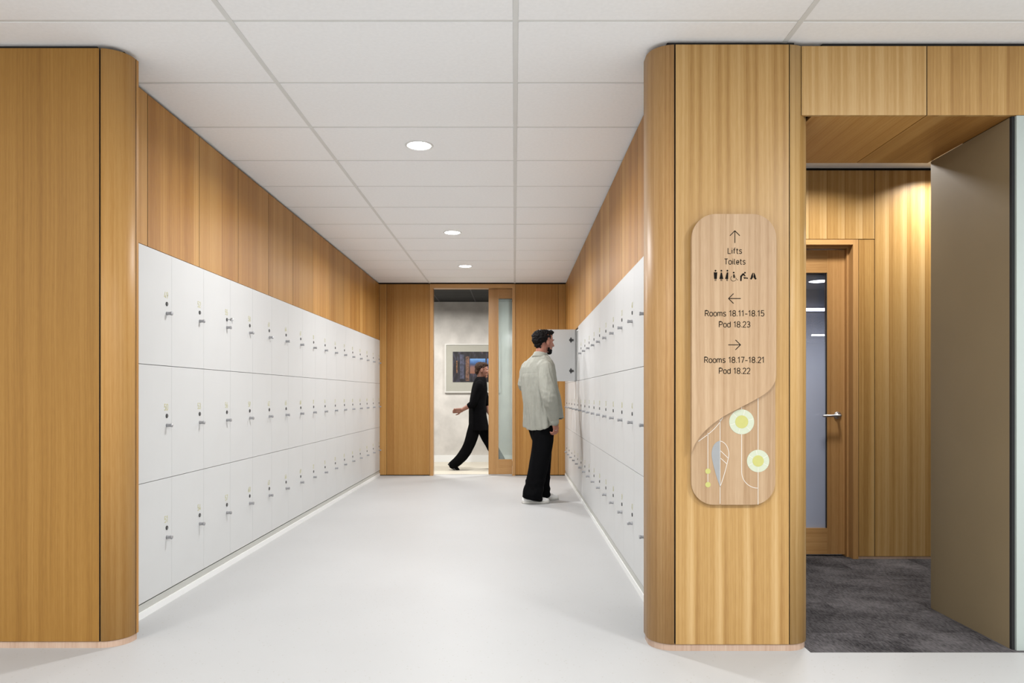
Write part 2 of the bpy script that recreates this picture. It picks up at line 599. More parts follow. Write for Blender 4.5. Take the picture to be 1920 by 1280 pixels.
# narrow technical sans: stroke paths on a cap height of 1, with advance width
GL = {
    '0': (.58, [_stad(.27, 0, 1, .27)]),
    '1': (.40, [[(0, .78), (.24, 1), (.24, 0)]]),
    '2': (.56, [_arc(.26, .73, .26, .27, 165, -38) + [(.0, 0), (.54, 0)]]),
    '3': (.56, [_arc(.25, .755, .24, .245, 150, -90) + [(.17, .51)], [(.25, .51)] + _arc(.26, .255, .27, .255, 90, -152)]),
    '4': (.58, [[(.34, 1), (.0, .22), (.58, .22)], [(.43, .50), (.43, 0)]]),
    '5': (.56, [[(.51, 1), (.08, 1), (.05, .52)] + _arc(.26, .31, .27, .31, 128, -150)]),
    '6': (.57, [_arc(.27, .29, .27, .29, 0, 360, 18), [(.38, 1), (.04, .42)]]),
    '7': (.54, [[(0, 1), (.52, 1), (.18, 0)]]),
    '8': (.57, [_arc(.27, .75, .24, .25, 0, 360, 18), _arc(.27, .25, .27, .25, 0, 360, 18)]),
    '9': (.57, [_arc(.27, .71, .27, .29, 0, 360, 18), [(.50, .58), (.16, 0)]]),
    'L': (.52, [[(0, 1), (0, 0), (.48, 0)]]),
    'T': (.62, [[(0, 1), (.60, 1)], [(.30, 1), (.30, 0)]]),
    'R': (.62, [[(0, 0), (0, 1), (.30, 1)] + _arc(.30, .74, .27, .26, 90, -90) + [(0, .48)], [(.30, .48), (.59, 0)]]),
    'P': (.60, [[(0, 0), (0, 1), (.30, 1)] + _arc(.30, .73, .27, .27, 90, -90) + [(0, .46)]]),
    'i': (.13, [[(.05, .72), (.05, 0)], [(.05, 1.0), (.05, .90)]]),
    'l': (.25, [[(.05, 1), (.05, .17)] + _arc(.20, .16, .15, .16, 180, 270, 5)]),
    'f': (.36, [[(.36, 1)] + _arc(.29, .83, .15, .17, 90, 180, 5) + [(.14, 0)], [(0, .70), (.32, .70)]]),
    't': (.38, [[(.13, .95), (.13, .17)] + _arc(.28, .16, .15, .16, 180, 270, 5) + [(.36, 0)], [(0, .70), (.34, .70)]]),
    's': (.47, [[(.43, .62), (.36, .70), (.22, .725), (.08, .68), (.03, .54), (.10, .41), (.24, .365), (.38, .31), (.44, .18), (.38, .05), (.23, 0), (.10, .02), (.0, .10)]]),
    'o': (.54, [_stad(.26, 0, .72, .26)]),
    'e': (.52, [[(.02, .36), (.50, .36)] + _arc(.26, .36, .24, .36, 0, 318, 16)]),
    'm': (.82, [[(0, 0), (0, .72)], [(0, .48)] + _arc(.19, .52, .19, .20, 180, 0, 8) + [(.38, 0)], [(.38, .50)] + _arc(.57, .52, .19, .20, 180, 0, 8) + [(.76, 0)]]),
    'd': (.54, [_stad(.25, 0, .72, .25), [(.50, 1), (.50, 0)]]),
    '.': (.14, [[(.06, 0.0), (.06, .11)]]),
    '–': (.46, [[(.02, .38), (.42, .38)]]),
    ' ': (.26, []),
}


def text_mesh(body, cap, wfac=0.125, xs=1.0, width=None, gap=0.17, th=0.0008):
    """flat lettering built of ribbons, centred on x, base line at z = 0, facing -y"""
    x = 0.0
    strokes = []
    for ch in body:
        adv, st = GL[ch]
        for p in st:
            strokes.append([(x + a, b_) for a, b_ in p])
        x += adv + gap
    tot = x - gap
    kx = cap * xs if width is None else width / tot
    mb = MB()
    hw = wfac * cap / 2
    for p in strokes:
        P = [Vector(((a - tot / 2) * kx, b_ * cap)) for a, b_ in p]
        n = len(P)
        Lp, Rp = [], []
        closed = (P[0] - P[-1]).length < 1e-6
        for i in range(n):
            d0 = (P[i] - P[i - 1]).normalized() if i > 0 else ((P[-1] - P[-2]).normalized() if closed else None)
            d1 = (P[i + 1] - P[i]).normalized() if i < n - 1 else ((P[1] - P[0]).normalized() if closed else None)
            d0 = d0 or d1
            d1 = d1 or d0
            t = (d0 + d1)
            t = t.normalized() if t.length > 1e-6 else d1
            nn = Vector((-t.y, t.x))
            k = 1.0 / max(0.5, nn.dot(Vector((-d1.y, d1.x))))
            Lp.append(P[i] + nn * hw * k)
            Rp.append(P[i] - nn * hw * k)
        for i in range(n - 1):
            mb.prism([tuple(Rp[i]), tuple(Rp[i + 1]), tuple(Lp[i + 1]), tuple(Lp[i])], -th, -0.0001)
    return mb.mesh('lettering')


PT = CEIL - 0.018      # top of the wood panelling (a dark gap follows up to the ceiling)
XL, XR = -1.866, 0.702  # locker faces
YB = 10.10             # back wall of the corridor

# ------------------------------------------------------------------ floors
fl = struct('floor', label='speckled white vinyl floor')
box('vinyl_sheet', M['floor'], fl, -5.5, 5.5, -4.0, 3.172, -0.05, 0.0)
box('vinyl_sheet', M['floor'], fl, -2.45, 1.29, 3.172, 10.24, -0.05, 0.0)
fc = struct('floor_carpet', label='charcoal carpet tiles of the side passage')
box('carpet_base', M['dark'], fc, 1.292, 5.0, 3.174, 5.2, -0.05, -0.012)
tile_me = {}
for i in range(6):
    for j in range(4):
        x0 = 1.292 if i == 0 else 1.68 + 0.5 * (i - 1)
        x1 = 1.68 + 0.5 * i
        y0 = max(3.174, 2.935 + 0.5 * j)
        y1 = min(5.2, 3.435 + 0.5 * j) if j < 3 else 5.2
        key = (round(x1 - x0, 3), round(y1 - y0, 3))
        if key not in tile_me:
            tile_me[key] = MB().box(0.0006, x1 - x0 - 0.0006, 0.0006, y1 - y0 - 0.0006, -0.012, 0).mesh('carpet_tile')
        obj('carpet_tile', tile_me[key], M['carpet'], fc, (x0, y0, 0))
fb = struct('floor_corridor', label='cream floor of the corridor beyond the door')
for k in range(9):
    y0 = 10.242 + 0.215 * k
    box('floorboard', M['boards'], fb, -3.2, 3.2, y0 + 0.001, y0 + 0.213, -0.04, 0.0)
box('threshold_strip', M['chrome'], fb, -1.12, -0.03, 10.225, 10.255, -0.01, 0.003)

# ------------------------------------------------------------------ ceiling
ce = struct('ceiling', label='white lay-in tile ceiling')
box('slab', M['dark'], ce, -5.5, 5.5, -4.0, 10.2, CEIL + 0.03, CEIL + 0.10)
box('lobby_ceiling', M['tile'], ce, -5.5, 5.5, -4.0, 1.822, CEIL, CEIL + 0.025)
GX = [-4.735, -3.55, -2.365, -1.18, 0.005, 1.19, 2.375, 3.56, 4.745]
GY = [1.825 + 0.6 * k for k in range(15)]
RW = 0.011
tmesh = {}


def ctile(x0, x1, y0, y1):
    x0, x1, y0, y1 = x0 + 0.0005, x1 - 0.0005, y0 + 0.0105, y1 - 0.0105
    key = (round(x1 - x0, 3), round(y1 - y0, 3))
    if key not in tmesh:
        tmesh[key] = MB().box(0, x1 - x0, 0, y1 - y0, 0, 0.016).mesh('ceiling_tile')
    obj('ceiling_tile', tmesh[key], M['tile'], ce, (x0, y0, CEIL))


for i in range(len(GX) - 1):
    for j in range(2):
        ctile(GX[i] + RW, GX[i + 1] - RW, GY[j], GY[j + 1])
# corridor, lobby edge and side passage
for j in range(2, 14):
    y0, y1 = GY[j], min(GY[j + 1], YB)
    if j == 2:
        xs = [(-4.735, -3.55), (-3.55, -2.365), (-2.365, -1.18), (-1.18, 0.005), (0.005, 1.19), (1.19, 2.375), (2.375, 3.56), (3.56, 4.745)]
    else:
        xs = [(-1.90, -1.18), (-1.18, 0.005), (0.005, 0.74)]
    for a, b_ in xs:
        if y1 - y0 > 0.02:
            ctile(a + (RW if a in GX else 0), b_ - (RW if b_ in GX else 0), y0, y1)
for a, b_ in ((1.30, 1.812), (1.812, 3.0), (3.0, 4.2)):
    for y0, y1 in ((3.63, 4.225), (4.225, 4.825), (4.825, 5.0)):
        ctile(a + RW, b_ - RW, y0, y1)
for gx in GX:
    y1 = 10.12 if -1.9 < gx < 0.7 else 3.625
    box('ceiling_rail', M['rail'], ce, gx - RW, gx + RW, 1.825, y1, CEIL - 0.0015, CEIL + 0.012, 'y')
for gx in (1.812, 3.0):
    box('ceiling_rail', M['rail'], ce, gx - RW, gx + RW, 3.63, 5.0, CEIL - 0.0015, CEIL + 0.012, 'y')
for gy in GY:
    if gy > 10.1:
        continue
    x0, x1 = (-4.7, 4.7) if gy < 3.3 else (-1.9, 0.74)
    box('cross_rail', M['rail_dim'], ce, x0, x1, gy - 0.0105, gy + 0.0105, CEIL + 0.0022, CEIL + 0.014, 'x')


def downlight(loc, label, power, group='recessed ceiling downlights', r=0.075, spread=166, color=(0.985, 0.988, 1.0)):
    t = thing('downlight', label, 'downlight', loc, 0, group)
    MB().lathe([(r, 0.0), (r + 0.012, 0.0), (r + 0.012, -0.003), (r + 0.004, -0.006), (r - 0.002, -0.004), (r - 0.002, 0.0)], 32, 'z').build('rim', M['skirt'], t)
    MB().lathe([(r - 0.003, -0.0005), (r - 0.003, -0.003)], 32, 'z', smooth=False).build('lens', M['lens'], t)
    l = area_lamp('downlight_lamp', (0, 0, -0.012), 2 * r * 0.9, power, color, spread)
    l.parent = t
    return t


for y, lab in ((4.53, 'round recessed downlight nearest the camera in the white tile ceiling'),
               (6.96, 'round recessed downlight in the middle of the corridor ceiling row'),
               (8.78, 'round recessed downlight farthest away, close to the sliding door')):
    downlight((-0.592, y, CEIL), lab, 23)

# ------------------------------------------------------------------ left pier (end of the left locker wall)
wl = struct('wall_front_left', label='honey veneer pier on the left with a rounded corner')
YP = 3.222
rl = 0.106
zb = 0.028
box('core', M['dark'], wl, -5.4, -1.86, YP + 0.022, 3.33, 0.0, CEIL + 0.02)
box('core', M['dark'], wl, -1.86, -1.765, YP + 0.075, 3.345, 0.0, CEIL + 0.02)
panel(wl, [(-5.4, YP), (-3.05, YP)], zb + 0.003, PT, M['amber'])
panel(wl, [(-3.043, YP), (-1.837, YP)], zb + 0.003, PT, M['amber'])
cl = arc(-1.836, YP + rl, rl, -PI / 2, 0, 16)
panel(wl, [(-1.830, YP)] + cl[1:], zb + 0.003, PT, M['honey'], 'corner_panel', smooth=True)
panel(wl, [(-1.729, YP + rl + 0.003), (-1.729, 3.352)], zb + 0.003, PT, M['honey'], 'end_strip')
pl = [(-5.4, YP + 0.006)] + [(x, y) for x, y in arc(-1.836, YP + rl, rl - 0.006, -PI / 2, 0, 16)] + [(-1.736, 3.35)]
panel(wl, pl, 0.0, zb, M['plinth'], 'plinth', th=0.05, smooth=False)

# ------------------------------------------------------------------ left corridor wall: panelling above the lockers
w = struct('wall_left', label='honey veneer panelling above the left lockers')
box('core', M['dark'], w, -2.43, -1.892, 3.36, YB + 0.1, 1.90, CEIL + 0.02)
box('back_board', M['dark'], w, -2.43, -2.36, 3.36, YB + 0.1, 0.0, 1.90)
LP0 = 3.718
ys = [3.36] + [LP0 + 0.61 * k for k in range(11)] + [YB - 0.002]
ys = [y for y in ys if y <= YB - 0.002]
for a, b_ in zip(ys[:-1], ys[1:]):
    panel(w, [(XL - 0.006, a + 0.0024), (XL - 0.006, b_ - 0.0024)], 1.880, PT, M['honey'])

# ------------------------------------------------------------------ right corridor wall
w = struct('wall_right', label='honey veneer panelling above the right lockers')
box('core', M['dark'], w, XR + 0.028, 1.285, 3.36, YB + 0.1, 1.90, CEIL + 0.02)
box('back_board', M['dark'], w, 1.20, 1.285, 3.36, YB + 0.1, 0.0, 1.90)
ys = [3.36] + [3.58 + 0.61 * k for k in range(11)] + [YB - 0.002]
ys = [y for y in ys if y <= YB - 0.002]
for a, b_ in zip(ys[:-1], ys[1:]):
    panel(w, [(XR + 0.006, b_ - 0.0024), (XR + 0.006, a + 0.0024)], 1.880, PT, M['honey'])

# kickboards and skirting strips under the lockers
o = box('baseboard_left', M['kick'], None, -2.35, XL - 0.004, 3.37, YB - 0.004, 0.0, 0.070, 'y')
o['kind'] = 'structure'
o = box('trim_1', M['skirt'], None, XL - 0.0035, XL + 0.003, 3.37, YB - 0.004, 0.0, 0.035, 'y')
o['kind'] = 'structure'
o = box('baseboard_right', M['kick'], None, XR + 0.004, 1.19, 3.37, YB - 0.004, 0.0, 0.070, 'y')
o['kind'] = 'structure'
o = box('trim_2', M['skirt'], None, XR - 0.003, XR + 0.0035, 3.37, YB - 0.004, 0.0, 0.035, 'y')
o['kind'] = 'structure'

# ------------------------------------------------------------------ right pier
w = struct('wall_front_right', label='pale figured veneer pier on the right with rounded corners')
YQ = 3.185
rr = 0.108
XA, XB = 0.703, 1.202
box('core', M['dark'], w, XA - 0.03, XB + 0.03, YQ + 0.025, 3.37, 0.0, CEIL + 0.02)
c1 = arc(XA, YQ + rr, rr, PI, PI * 1.5, 16)
panel(w, [(XA - rr, 3.352)] + c1[:-1] + [(XA - 0.0045, YQ)], zb + 0.003, PT - 0.002, M['rose'], 'corner_panel', smooth=True)
panel(w, [(XA + 0.002, YQ), (XB - 0.002, YQ)], zb + 0.003, PT - 0.002, M['pale'])
c2 = arc(XB, YQ + rr, rr, -PI / 2, 0, 16)
panel(w, [(XB + 0.002, YQ)] + c2[1:] + [(XB + rr, 3.84)], zb + 0.003, PT - 0.002, M['pale'], 'corner_panel', smooth=True)
pl = [(XA - rr + 0.006, 3.35)] + arc(XA, YQ + rr, rr - 0.006, PI, PI * 1.5, 16) + arc(XB, YQ + rr, rr - 0.006, -PI / 2, 0, 16) + [(XB + rr - 0.006, 3.84)]
panel(w, pl, 0.0, zb, M['plinth'], 'plinth', th=0.05)

# ------------------------------------------------------------------ header and soffit over the side passage
w = struct('wall_header', label='pale veneer header over the side passage')
YH = 3.199
ZS = CAMZ + 1.2268
XJ = 1.811
XO = 2.19
box('core', M['dark'], w, 1.36, 4.8, YH + 0.02, 3.62, ZS + 0.02, CEIL + 0.02)
x_l = 1.262
panel(w, [(x_l, YH), (XJ - 0.002, YH)], ZS, PT - 0.002, M['pale'])
panel(w, [(XJ + 0.002, YH), (2.52, YH)], ZS, PT - 0.002, M['pale'])
panel(w, [(2.524, YH), (4.8, YH)], ZS, PT - 0.002, M['pale'])
box('soffit_panel', M['honey'], w, 1.312, XJ - 0.002, YH + 0.017, 3.86, ZS, ZS + 0.016, 'y')
box('soffit_panel', M['honey'], w, XJ + 0.002, XO - 0.001, YH + 0.017, 3.86, ZS, ZS + 0.016, 'y')
panel(w, [(XO, 3.86), (1.312, 3.86)], ZS + 0.017, CEIL, M['honey'], 'back_panel')

# olive wall at the right of the passage
w = struct('wall_passage_right', label='olive brown wall at the right of the side passage')
box('olive_panel', M['olive'], w, XO, XO + 0.03, YH + 0.024, 3.815, 0.0, ZS - 0.002)
box('end_cap', M['olive'], w, XO + 0.002, XO + 0.45, 3.817, 3.835, 0.0, ZS - 0.002)
box('core', M['dark'], w, XO + 0.031, 4.8, YH + 0.03, 3.816, 0.0, ZS - 0.004)
box('shadow_strip', M['dark'], w, XO, XO + 0.0125, YH + 0.008, YH + 0.0235, 0.0, ZS - 0.002)
box('sage_panel', M['sage'], w, XO + 0.013, 4.8, YH - 0.003, YH + 0.028, 0.0, ZS - 0.003)

# ------------------------------------------------------------------ inner wall of the side passage with door
YI = 4.98
KI = YI / F


def IX(px):
    return (px - VPX) * KI


def IZ(py):
    return CAMZ + (VPY - py) * KI


w = struct('wall_passage_back', label='veneered wall with the inner glazed door')
xa0, xa1 = IX(1599), IX(1609)
zt0, zt1 = IZ(458.5), IZ(449)
dxl = 1.385
box('core', M['dark'], w, xa1 - 0.002, 4.8, YI + 0.02, YI + 0.14, 0.0, CEIL + 0.02)
box('core', M['dark'], w, 1.29, xa1 - 0.002, YI + 0.02, YI + 0.14, zt1, CEIL + 0.02)
panel(w, [(1.30, YI), (IX(1640) - 0.002, YI)], zt1 + 0.005, PT, M['pale'])
panel(w, [(xa1 + 0.005, YI), (IX(1640) - 0.002, YI)], 0.018, zt1, M['pale'])
panel(w, [(IX(1640) + 0.002, YI), (3.10, YI)], 0.018, PT, M['pale'])
panel(w, [(3.104, YI), (4.8, YI)], 0.018, PT, M['pale'])
panel(w, [(xa1 + 0.003, YI + 0.003), (4.8, YI + 0.003)], 0.0, 0.015, M['plinth'], 'plinth', th=0.012)

fr = struct('trim_3', label='timber frame of the inner door')
box('jamb', M['frame'], fr, xa0, xa1, YI - 0.004, YI + 0.14, 0.0, zt1)
box('jamb', M['frame'], fr, dxl - 0.045, dxl - 0.008, YI - 0.004, YI + 0.14, 0.0, zt1)
box('head', M['frame'], fr, dxl - 0.008, xa0, YI - 0.004, YI + 0.14, zt0, zt1, 'x')
box('door_stop', M['frame'], fr, xa0 - 0.014, xa0 - 0.0005, YI + 0.060, YI + 0.14, 0.0, zt0 - 0.001)
box('door_stop', M['frame'], fr, dxl - 0.008, xa0 - 0.0145, YI + 0.060, YI + 0.14, zt0 - 0.013, zt0 - 0.0005, 'x')

d2 = struct('door_2', label='timber inner door with a tall part frosted pane')
YD = YI + 0.092
KD = YD / F
dx1 = (1586.5 - VPX) * KD
gx1 = (1551 - VPX) * KD
gz0 = CAMZ + (VPY - 990) * KD
gz1 = CAMZ + (VPY - 511) * KD
dz1 = zt0 - 0.018
box('stile', M['frame'], d2, gx1, dx1, YD, YD + 0.042, 0.012, dz1)
box('stile', M['frame'], d2, dxl, dxl + 0.13, YD, YD + 0.042, 0.012, dz1)
box('rail', M['frame'], d2, dxl + 0.131, gx1 - 0.0005, YD + 0.0005, YD + 0.042, gz1, dz1, 'x')
box('rail', M['frame'], d2, dxl + 0.131, gx1 - 0.0005, YD + 0.0005, YD + 0.042, 0.012, gz0, 'x')
box('glass_pane', M['glass_inner'], d2, dxl + 0.131, gx1 - 0.0005, YD + 0.016, YD + 0.024, gz0 + 0.0005, gz1 - 0.0005)
box('glazing_bead', M['black_metal'], d2, gx1 - 0.006, gx1 - 0.001, YD + 0.004, YD + 0.015, gz0 + 0.001, gz1 - 0.001)
hx, hz = (1570 - VPX) * KD, CAMZ + (VPY - 778.5) * KD
hd = MB()
hd.lathe([(0.0, 0.0), (0.026, 0.0), (0.026, -0.007), (0.022, -0.010), (0.010, -0.010), (0.010, -0.012), (0.0, -0.012)], 24, 'y', (hx, YD, hz))
hd_o = hd.build('handle', M['chrome'], d2)

# room behind the inner door, seen through its glass
w = struct('wall_inner_room', label='dark room behind the inner door')
box('back_wall', M['dark_wall'], w, 1.3, 6.3, 10.75, 10.83, 0.0, CEIL)
box('side_wall', M['dark_wall'], w, 1.295, 1.33, 5.2, 10.75, 0.0, CEIL)
box('side_wall', M['dark_wall'], w, 6.3, 6.35, 5.1, 10.83, 0.0, CEIL)
box('room_ceiling', M['black_tile'], w, 1.295, 6.35, 5.13, 10.83, CEIL + 0.0005, CEIL + 0.04)
box('room_floor', M['dark_wall'], w, 1.295, 6.35, 5.205, 10.83, -0.05, 0.0)
downlight((4.16, 9.95, CEIL), 'round downlight in the dark ceiling seen through the glass of the inner door', 10, group=None, r=0.13, color=(0.9, 0.93, 1))
for zz, hh, xl, lab in ((2.373, 0.040, 3.5, 'glowing light bar behind the inner door glass, upper and thicker one'),
                    (1.997, 0.022, 4.375, 'glowing light bar behind the inner door glass, lower and thinner one')):
    t = thing('light_bar', lab, 'wall lamp', (4.565, 10.75, zz), 0, None)
    box('tube', M['bar'], t, xl - 4.565, 0.0, -0.05, -0.02, -hh / 2, hh / 2)
    box('back_plate', M['black_metal'], t, xl - 4.585, 0.02, -0.02, -0.0005, -hh / 2 - 0.01, hh / 2 + 0.01)
area_lamp('inner_room_lamp', (2.6, 6.2, CEIL - 0.02), 0.5, 30, (0.88, 0.93, 1.0))

# lamp set in the passage ceiling, above the soffit line
area_lamp('passage_light', (2.84, 4.73, CEIL - 0.012), 0.13, 7, (1, 0.985, 0.94), 140)
area_lamp('passage_light', (1.98, 4.42, CEIL - 0.012), 0.25, 10.5, (1, 0.975, 0.94), 150)  # unseen extra, added to raise the general light in the passage

# ------------------------------------------------------------------ back wall of the corridor
KB = YB / F


def BX(px):
    return (px - VPX) * KB


def BZ(py):
    return CAMZ + (VPY - py) * KB


w = struct('wall_back', label='veneered end wall with the sliding door')
fx0, fx1 = BX(806), BX(966)
ox0, ox1 = BX(812), BX(960.5)
fz0, fz1 = BZ(540), BZ(532.5)
box('core', M['dark'], w, -2.43, fx0 + 0.001, YB + 0.02, YB + 0.115, 0.0, CEIL + 0.02)
box('core', M['dark'], w, fx1 - 0.001, 1.285, YB + 0.02, YB + 0.115, 0.0, CEIL + 0.02)
box('core', M['dark'], w, fx0 + 0.001, fx1 - 0.001, YB + 0.02, YB + 0.115, fz1, CEIL + 0.02)
for a, b_ in ((XL - 0.006, BX(725)), (BX(725), fx0), (fx1, BX(1047)), (BX(1047), XR + 0.006)):
    panel(w, [(a + 0.002, YB), (b_ - 0.002, YB)], 0.012, PT, M['honey'])

fr = struct('trim_4', label='timber frame of the sliding door')
box('jamb', M['frame'], fr, fx0, ox0, YB - 0.012, YB + 0.125, 0.0, fz1)
box('jamb', M['frame'], fr, ox1, fx1, YB - 0.012, YB + 0.125, 0.0, fz1)
box('head', M['frame'], fr, ox0, ox1, YB - 0.012, YB + 0.125, fz0, fz1, 'x')

d1 = struct('door_1', label='timber sliding door with a tall narrow pane, standing part open')
YS = YB + 0.05
KS = YS / F
sx0, sg0 = (916 - VPX) * KS, (934.5 - VPX) * KS
sx1 = ox1 - 0.002
sz1 = fz0 - 0.004
sgz1 = CAMZ + (VPY - 559.5) * KS
sgz0 = CAMZ + (VPY - 861) * KS
box('stile', M['frame'], d1, sx0, sg0, YS, YS + 0.042, 0.014, sz1)
box('rail', M['frame'], d1, sg0 + 0.0005, sx1, YS + 0.0005, YS + 0.042, sgz1, sz1, 'x')
box('rail', M['frame'], d1, sg0 + 0.0005, sx1, YS + 0.0005, YS + 0.042, 0.014, sgz0, 'x')
box('glass_pane', M['glass_back'], d1, sg0 + 0.0005, sx1, YS + 0.017, YS + 0.023, sgz0 + 0.0005, sgz1 - 0.0005)
box('glazing_bead', M['black_metal'], d1, sg0 + 0.0005, sx1, YS + 0.004, YS + 0.016, sgz1 - 0.007, sgz1 - 0.0005, 'x')

# corridor beyond
w = struct('wall_far', label='grey plaster wall of the corridor beyond')
YF = 12.17
box('plaster', M['plaster'], w, -3.2, 3.2, YF, YF + 0.08, 0.0, CEIL)
box('end_wall', M['plaster'], w, -3.25, -3.2, 10.22, YF + 0.08, 0.0, CEIL)
box('end_wall', M['plaster'], w, 3.2, 3.25, 10.22, YF + 0.08, 0.0, CEIL)
o = box('baseboard_far', M['skirt'], None, -3.2, 3.2, YF - 0.014, YF - 0.0005, 0.0, 0.112, 'x')
o['kind'] = 'structure'
w = struct('ceiling_far', label='black tile ceiling of the corridor beyond')
box('slab', M['black_tile'], w, -3.25, 3.25, 10.22, YF + 0.08, CEIL + 0.015, CEIL + 0.05)
gxs = [-3.2, -2.45, -1.85, -1.25, -0.65, -0.05, 0.55, 1.15, 3.2]
for j in range(3):
    y0, y1 = 10.24 + 0.64 * j, 10.24 + 0.64 * (j + 1)
    for a, b_ in zip(gxs[:-1], gxs[1:]):
        box('ceiling_tile', M['black_tile'], w, a + 0.011, b_ - 0.011, y0 + 0.011, y1 - 0.011, CEIL, CEIL + 0.014)
    box('ceiling_rail', M['black_rail'], w, -3.2, 3.2, y1 - 0.0105, y1 + 0.0105, CEIL - 0.001, CEIL + 0.01, 'x')
for gx in gxs[1:-1]:
    box('ceiling_rail', M['black_rail'], w, gx - 0.0105, gx + 0.0105, 10.24, YF, CEIL - 0.001, CEIL + 0.01, 'y')
area_lamp('corridor_lamp', (-1.5, 10.85, CEIL - 0.02), 0.3, 31, (1, 0.97, 0.92), 170)
area_lamp('corridor_lamp', (0.5, 10.85, CEIL - 0.02), 0.3, 29, (1, 0.985, 0.95), 170)

# picture on the far wall
KP = 12.13 / F


def PX(px):
    return (px - VPX) * KP


def PZ(py):
    return CAMZ + (VPY - py) * KP


def art_mat():
    m, nt, b = new_mat('dark_abstract_print')
    L = nt.links.new
    uv = N(nt, 'ShaderNodeUVMap')
    mp = N(nt, 'ShaderNodeMapping')
    mp.inputs['Scale'].default_value = (9, 3.2, 1)
    L(uv.outputs[0], mp.inputs['Vector'])
    t = N(nt, 'ShaderNodeTexNoise')
    t.inputs['Scale'].default_value = 1.6
    t.inputs['Detail'].default_value = 6
    L(mp.outputs[0], t.inputs['Vector'])
    r = N(nt, 'ShaderNodeValToRGB')
    e = r.color_ramp.elements
    e[0].position, e[0].color = 0.42, (0.006, 0.005, 0.007, 1)
    e[1].position, e[1].color = 0.78, (0.22, 0.10, 0.045, 1)
    for p, c in ((0.53, (0.018, 0.014, 0.018, 1)), (0.60, (0.035, 0.034, 0.06, 1)), (0.67, (0.09, 0.04, 0.022, 1))):
        k = e.new(p)
        k.color = c
    L(t.outputs[0], r.inputs[0])
    L(r.outputs[0], b.inputs['Base Color'])
    b.inputs['Roughness'].default_value = 0.4
    return m


pt = thing('framed_picture', 'framed dark abstract picture with a blue patch on the far grey wall', 'picture', (PX(886), YF, PZ(690)))
fw, fh = (PX(938) - PX(834)) / 2, (PZ(644) - PZ(736)) / 2
ft = 0.022
fm = MB()
fm.box(-fw, -fw + ft, -0.032, -0.0005, -fh, fh)
fm.box(fw - ft, fw, -0.032, -0.0005, -fh, fh)
fm.box(-fw + ft, fw - ft, -0.032, -0.0005, -fh, -fh + ft)
fm.box(-fw + ft, fw - ft, -0.032, -0.0005, fh - ft, fh)
fm.build('frame', M['pic_frame'], pt)
box('mount', M['mat_board'], pt, -fw + ft, fw - ft, -0.020, -0.002, -fh + ft, fh - ft)
ax0, ax1, az0, az1 = -0.33, 0.33, PZ(716) - PZ(690), PZ(659) - PZ(690)
art = box('print', art_mat(), pt, ax0, ax1, -0.024, -0.0205, az0, az1)


def grad_mat(name, stops):
    m, nt, b = new_mat(name)
    uv = N(nt, 'ShaderNodeUVMap')
    sp = N(nt, 'ShaderNodeSeparateXYZ')
    nt.links.new(uv.outputs[0], sp.inputs[0])
    nz = N(nt, 'ShaderNodeTexNoise')
    nz.inputs['Scale'].default_value = 14
    nt.links.new(uv.outputs[0], nz.inputs['Vector'])
    mr = N(nt, 'ShaderNodeMapRange')
    mr.inputs['From Min'].default_value = stops[0][0]
    mr.inputs['From Max'].default_value = stops[-1][0]
    nt.links.new(mathn(nt, 'ADD', sp.outputs[1], mathn(nt, 'MULTIPLY', mathn(nt, 'SUBTRACT', nz.outputs[0], 0.5), 0.05)), mr.inputs['Value'])
    r = N(nt, 'ShaderNodeValToRGB')
    a, z = stops[0][0], stops[-1][0]
    e = r.color_ramp.elements
    e[0].position, e[0].color = 0, (*stops[0][1], 1)
    e[1].position, e[1].color = 1, (*stops[-1][1], 1)
    for p, c in stops[1:-1]:
        k = e.new((p - a) / (z - a))
        k.color = (*c, 1)
    nt.links.new(mr.outputs[0], r.inputs[0])
    nt.links.new(r.outputs[0], b.inputs['Base Color'])
    b.inputs['Roughness'].default_value = 0.4
    return m


bz0, bz1 = PZ(700) - PZ(690), PZ(672) - PZ(690)
box('blue_patch', grad_mat('blue_patch_paint', [(bz0, (0.22, 0.09, 0.05)), (bz0 + 0.10, (0.20, 0.10, 0.08)), (bz0 + 0.15, (0.03, 0.05, 0.11)), (bz0 + 0.19, (0.05, 0.13, 0.33)), (bz1, (0.16, 0.33, 0.62))]),
    pt, PX(881) - PX(886), PX(910) - PX(886), -0.0255, -0.0238, bz0, bz1)
box('blue_patch', grad_mat('blue_patch_paint', [(bz0, (0.22, 0.09, 0.05)), (bz0 + 0.12, (0.03, 0.05, 0.11)), (bz1, (0.10, 0.22, 0.5))]),
    pt, PX(913) - PX(886), PX(919) - PX(886), -0.0255, -0.0238, bz0, bz1)
box('streak', plain('rust_paint', (0.13, 0.065, 0.04), 0.5, noise=0.7, nscale=26), pt, PX(873) - PX(886), PX(879.5) - PX(886), -0.0252, -0.0238, PZ(714) - PZ(690), PZ(668) - PZ(690))
box('streak', plain('slate_paint', (0.05, 0.052, 0.085), 0.5, noise=0.6, nscale=22), pt, PX(862) - PX(886), PX(870) - PX(886), -0.0252, -0.0238, PZ(710) - PZ(690), PZ(664) - PZ(690))
box('streak', plain('ochre_paint', (0.20, 0.09, 0.035), 0.5, noise=0.7, nscale=30), pt, PX(855.5) - PX(886), PX(857.5) - PX(886), -0.0252, -0.0238, PZ(699) - PZ(690), PZ(676) - PZ(690))

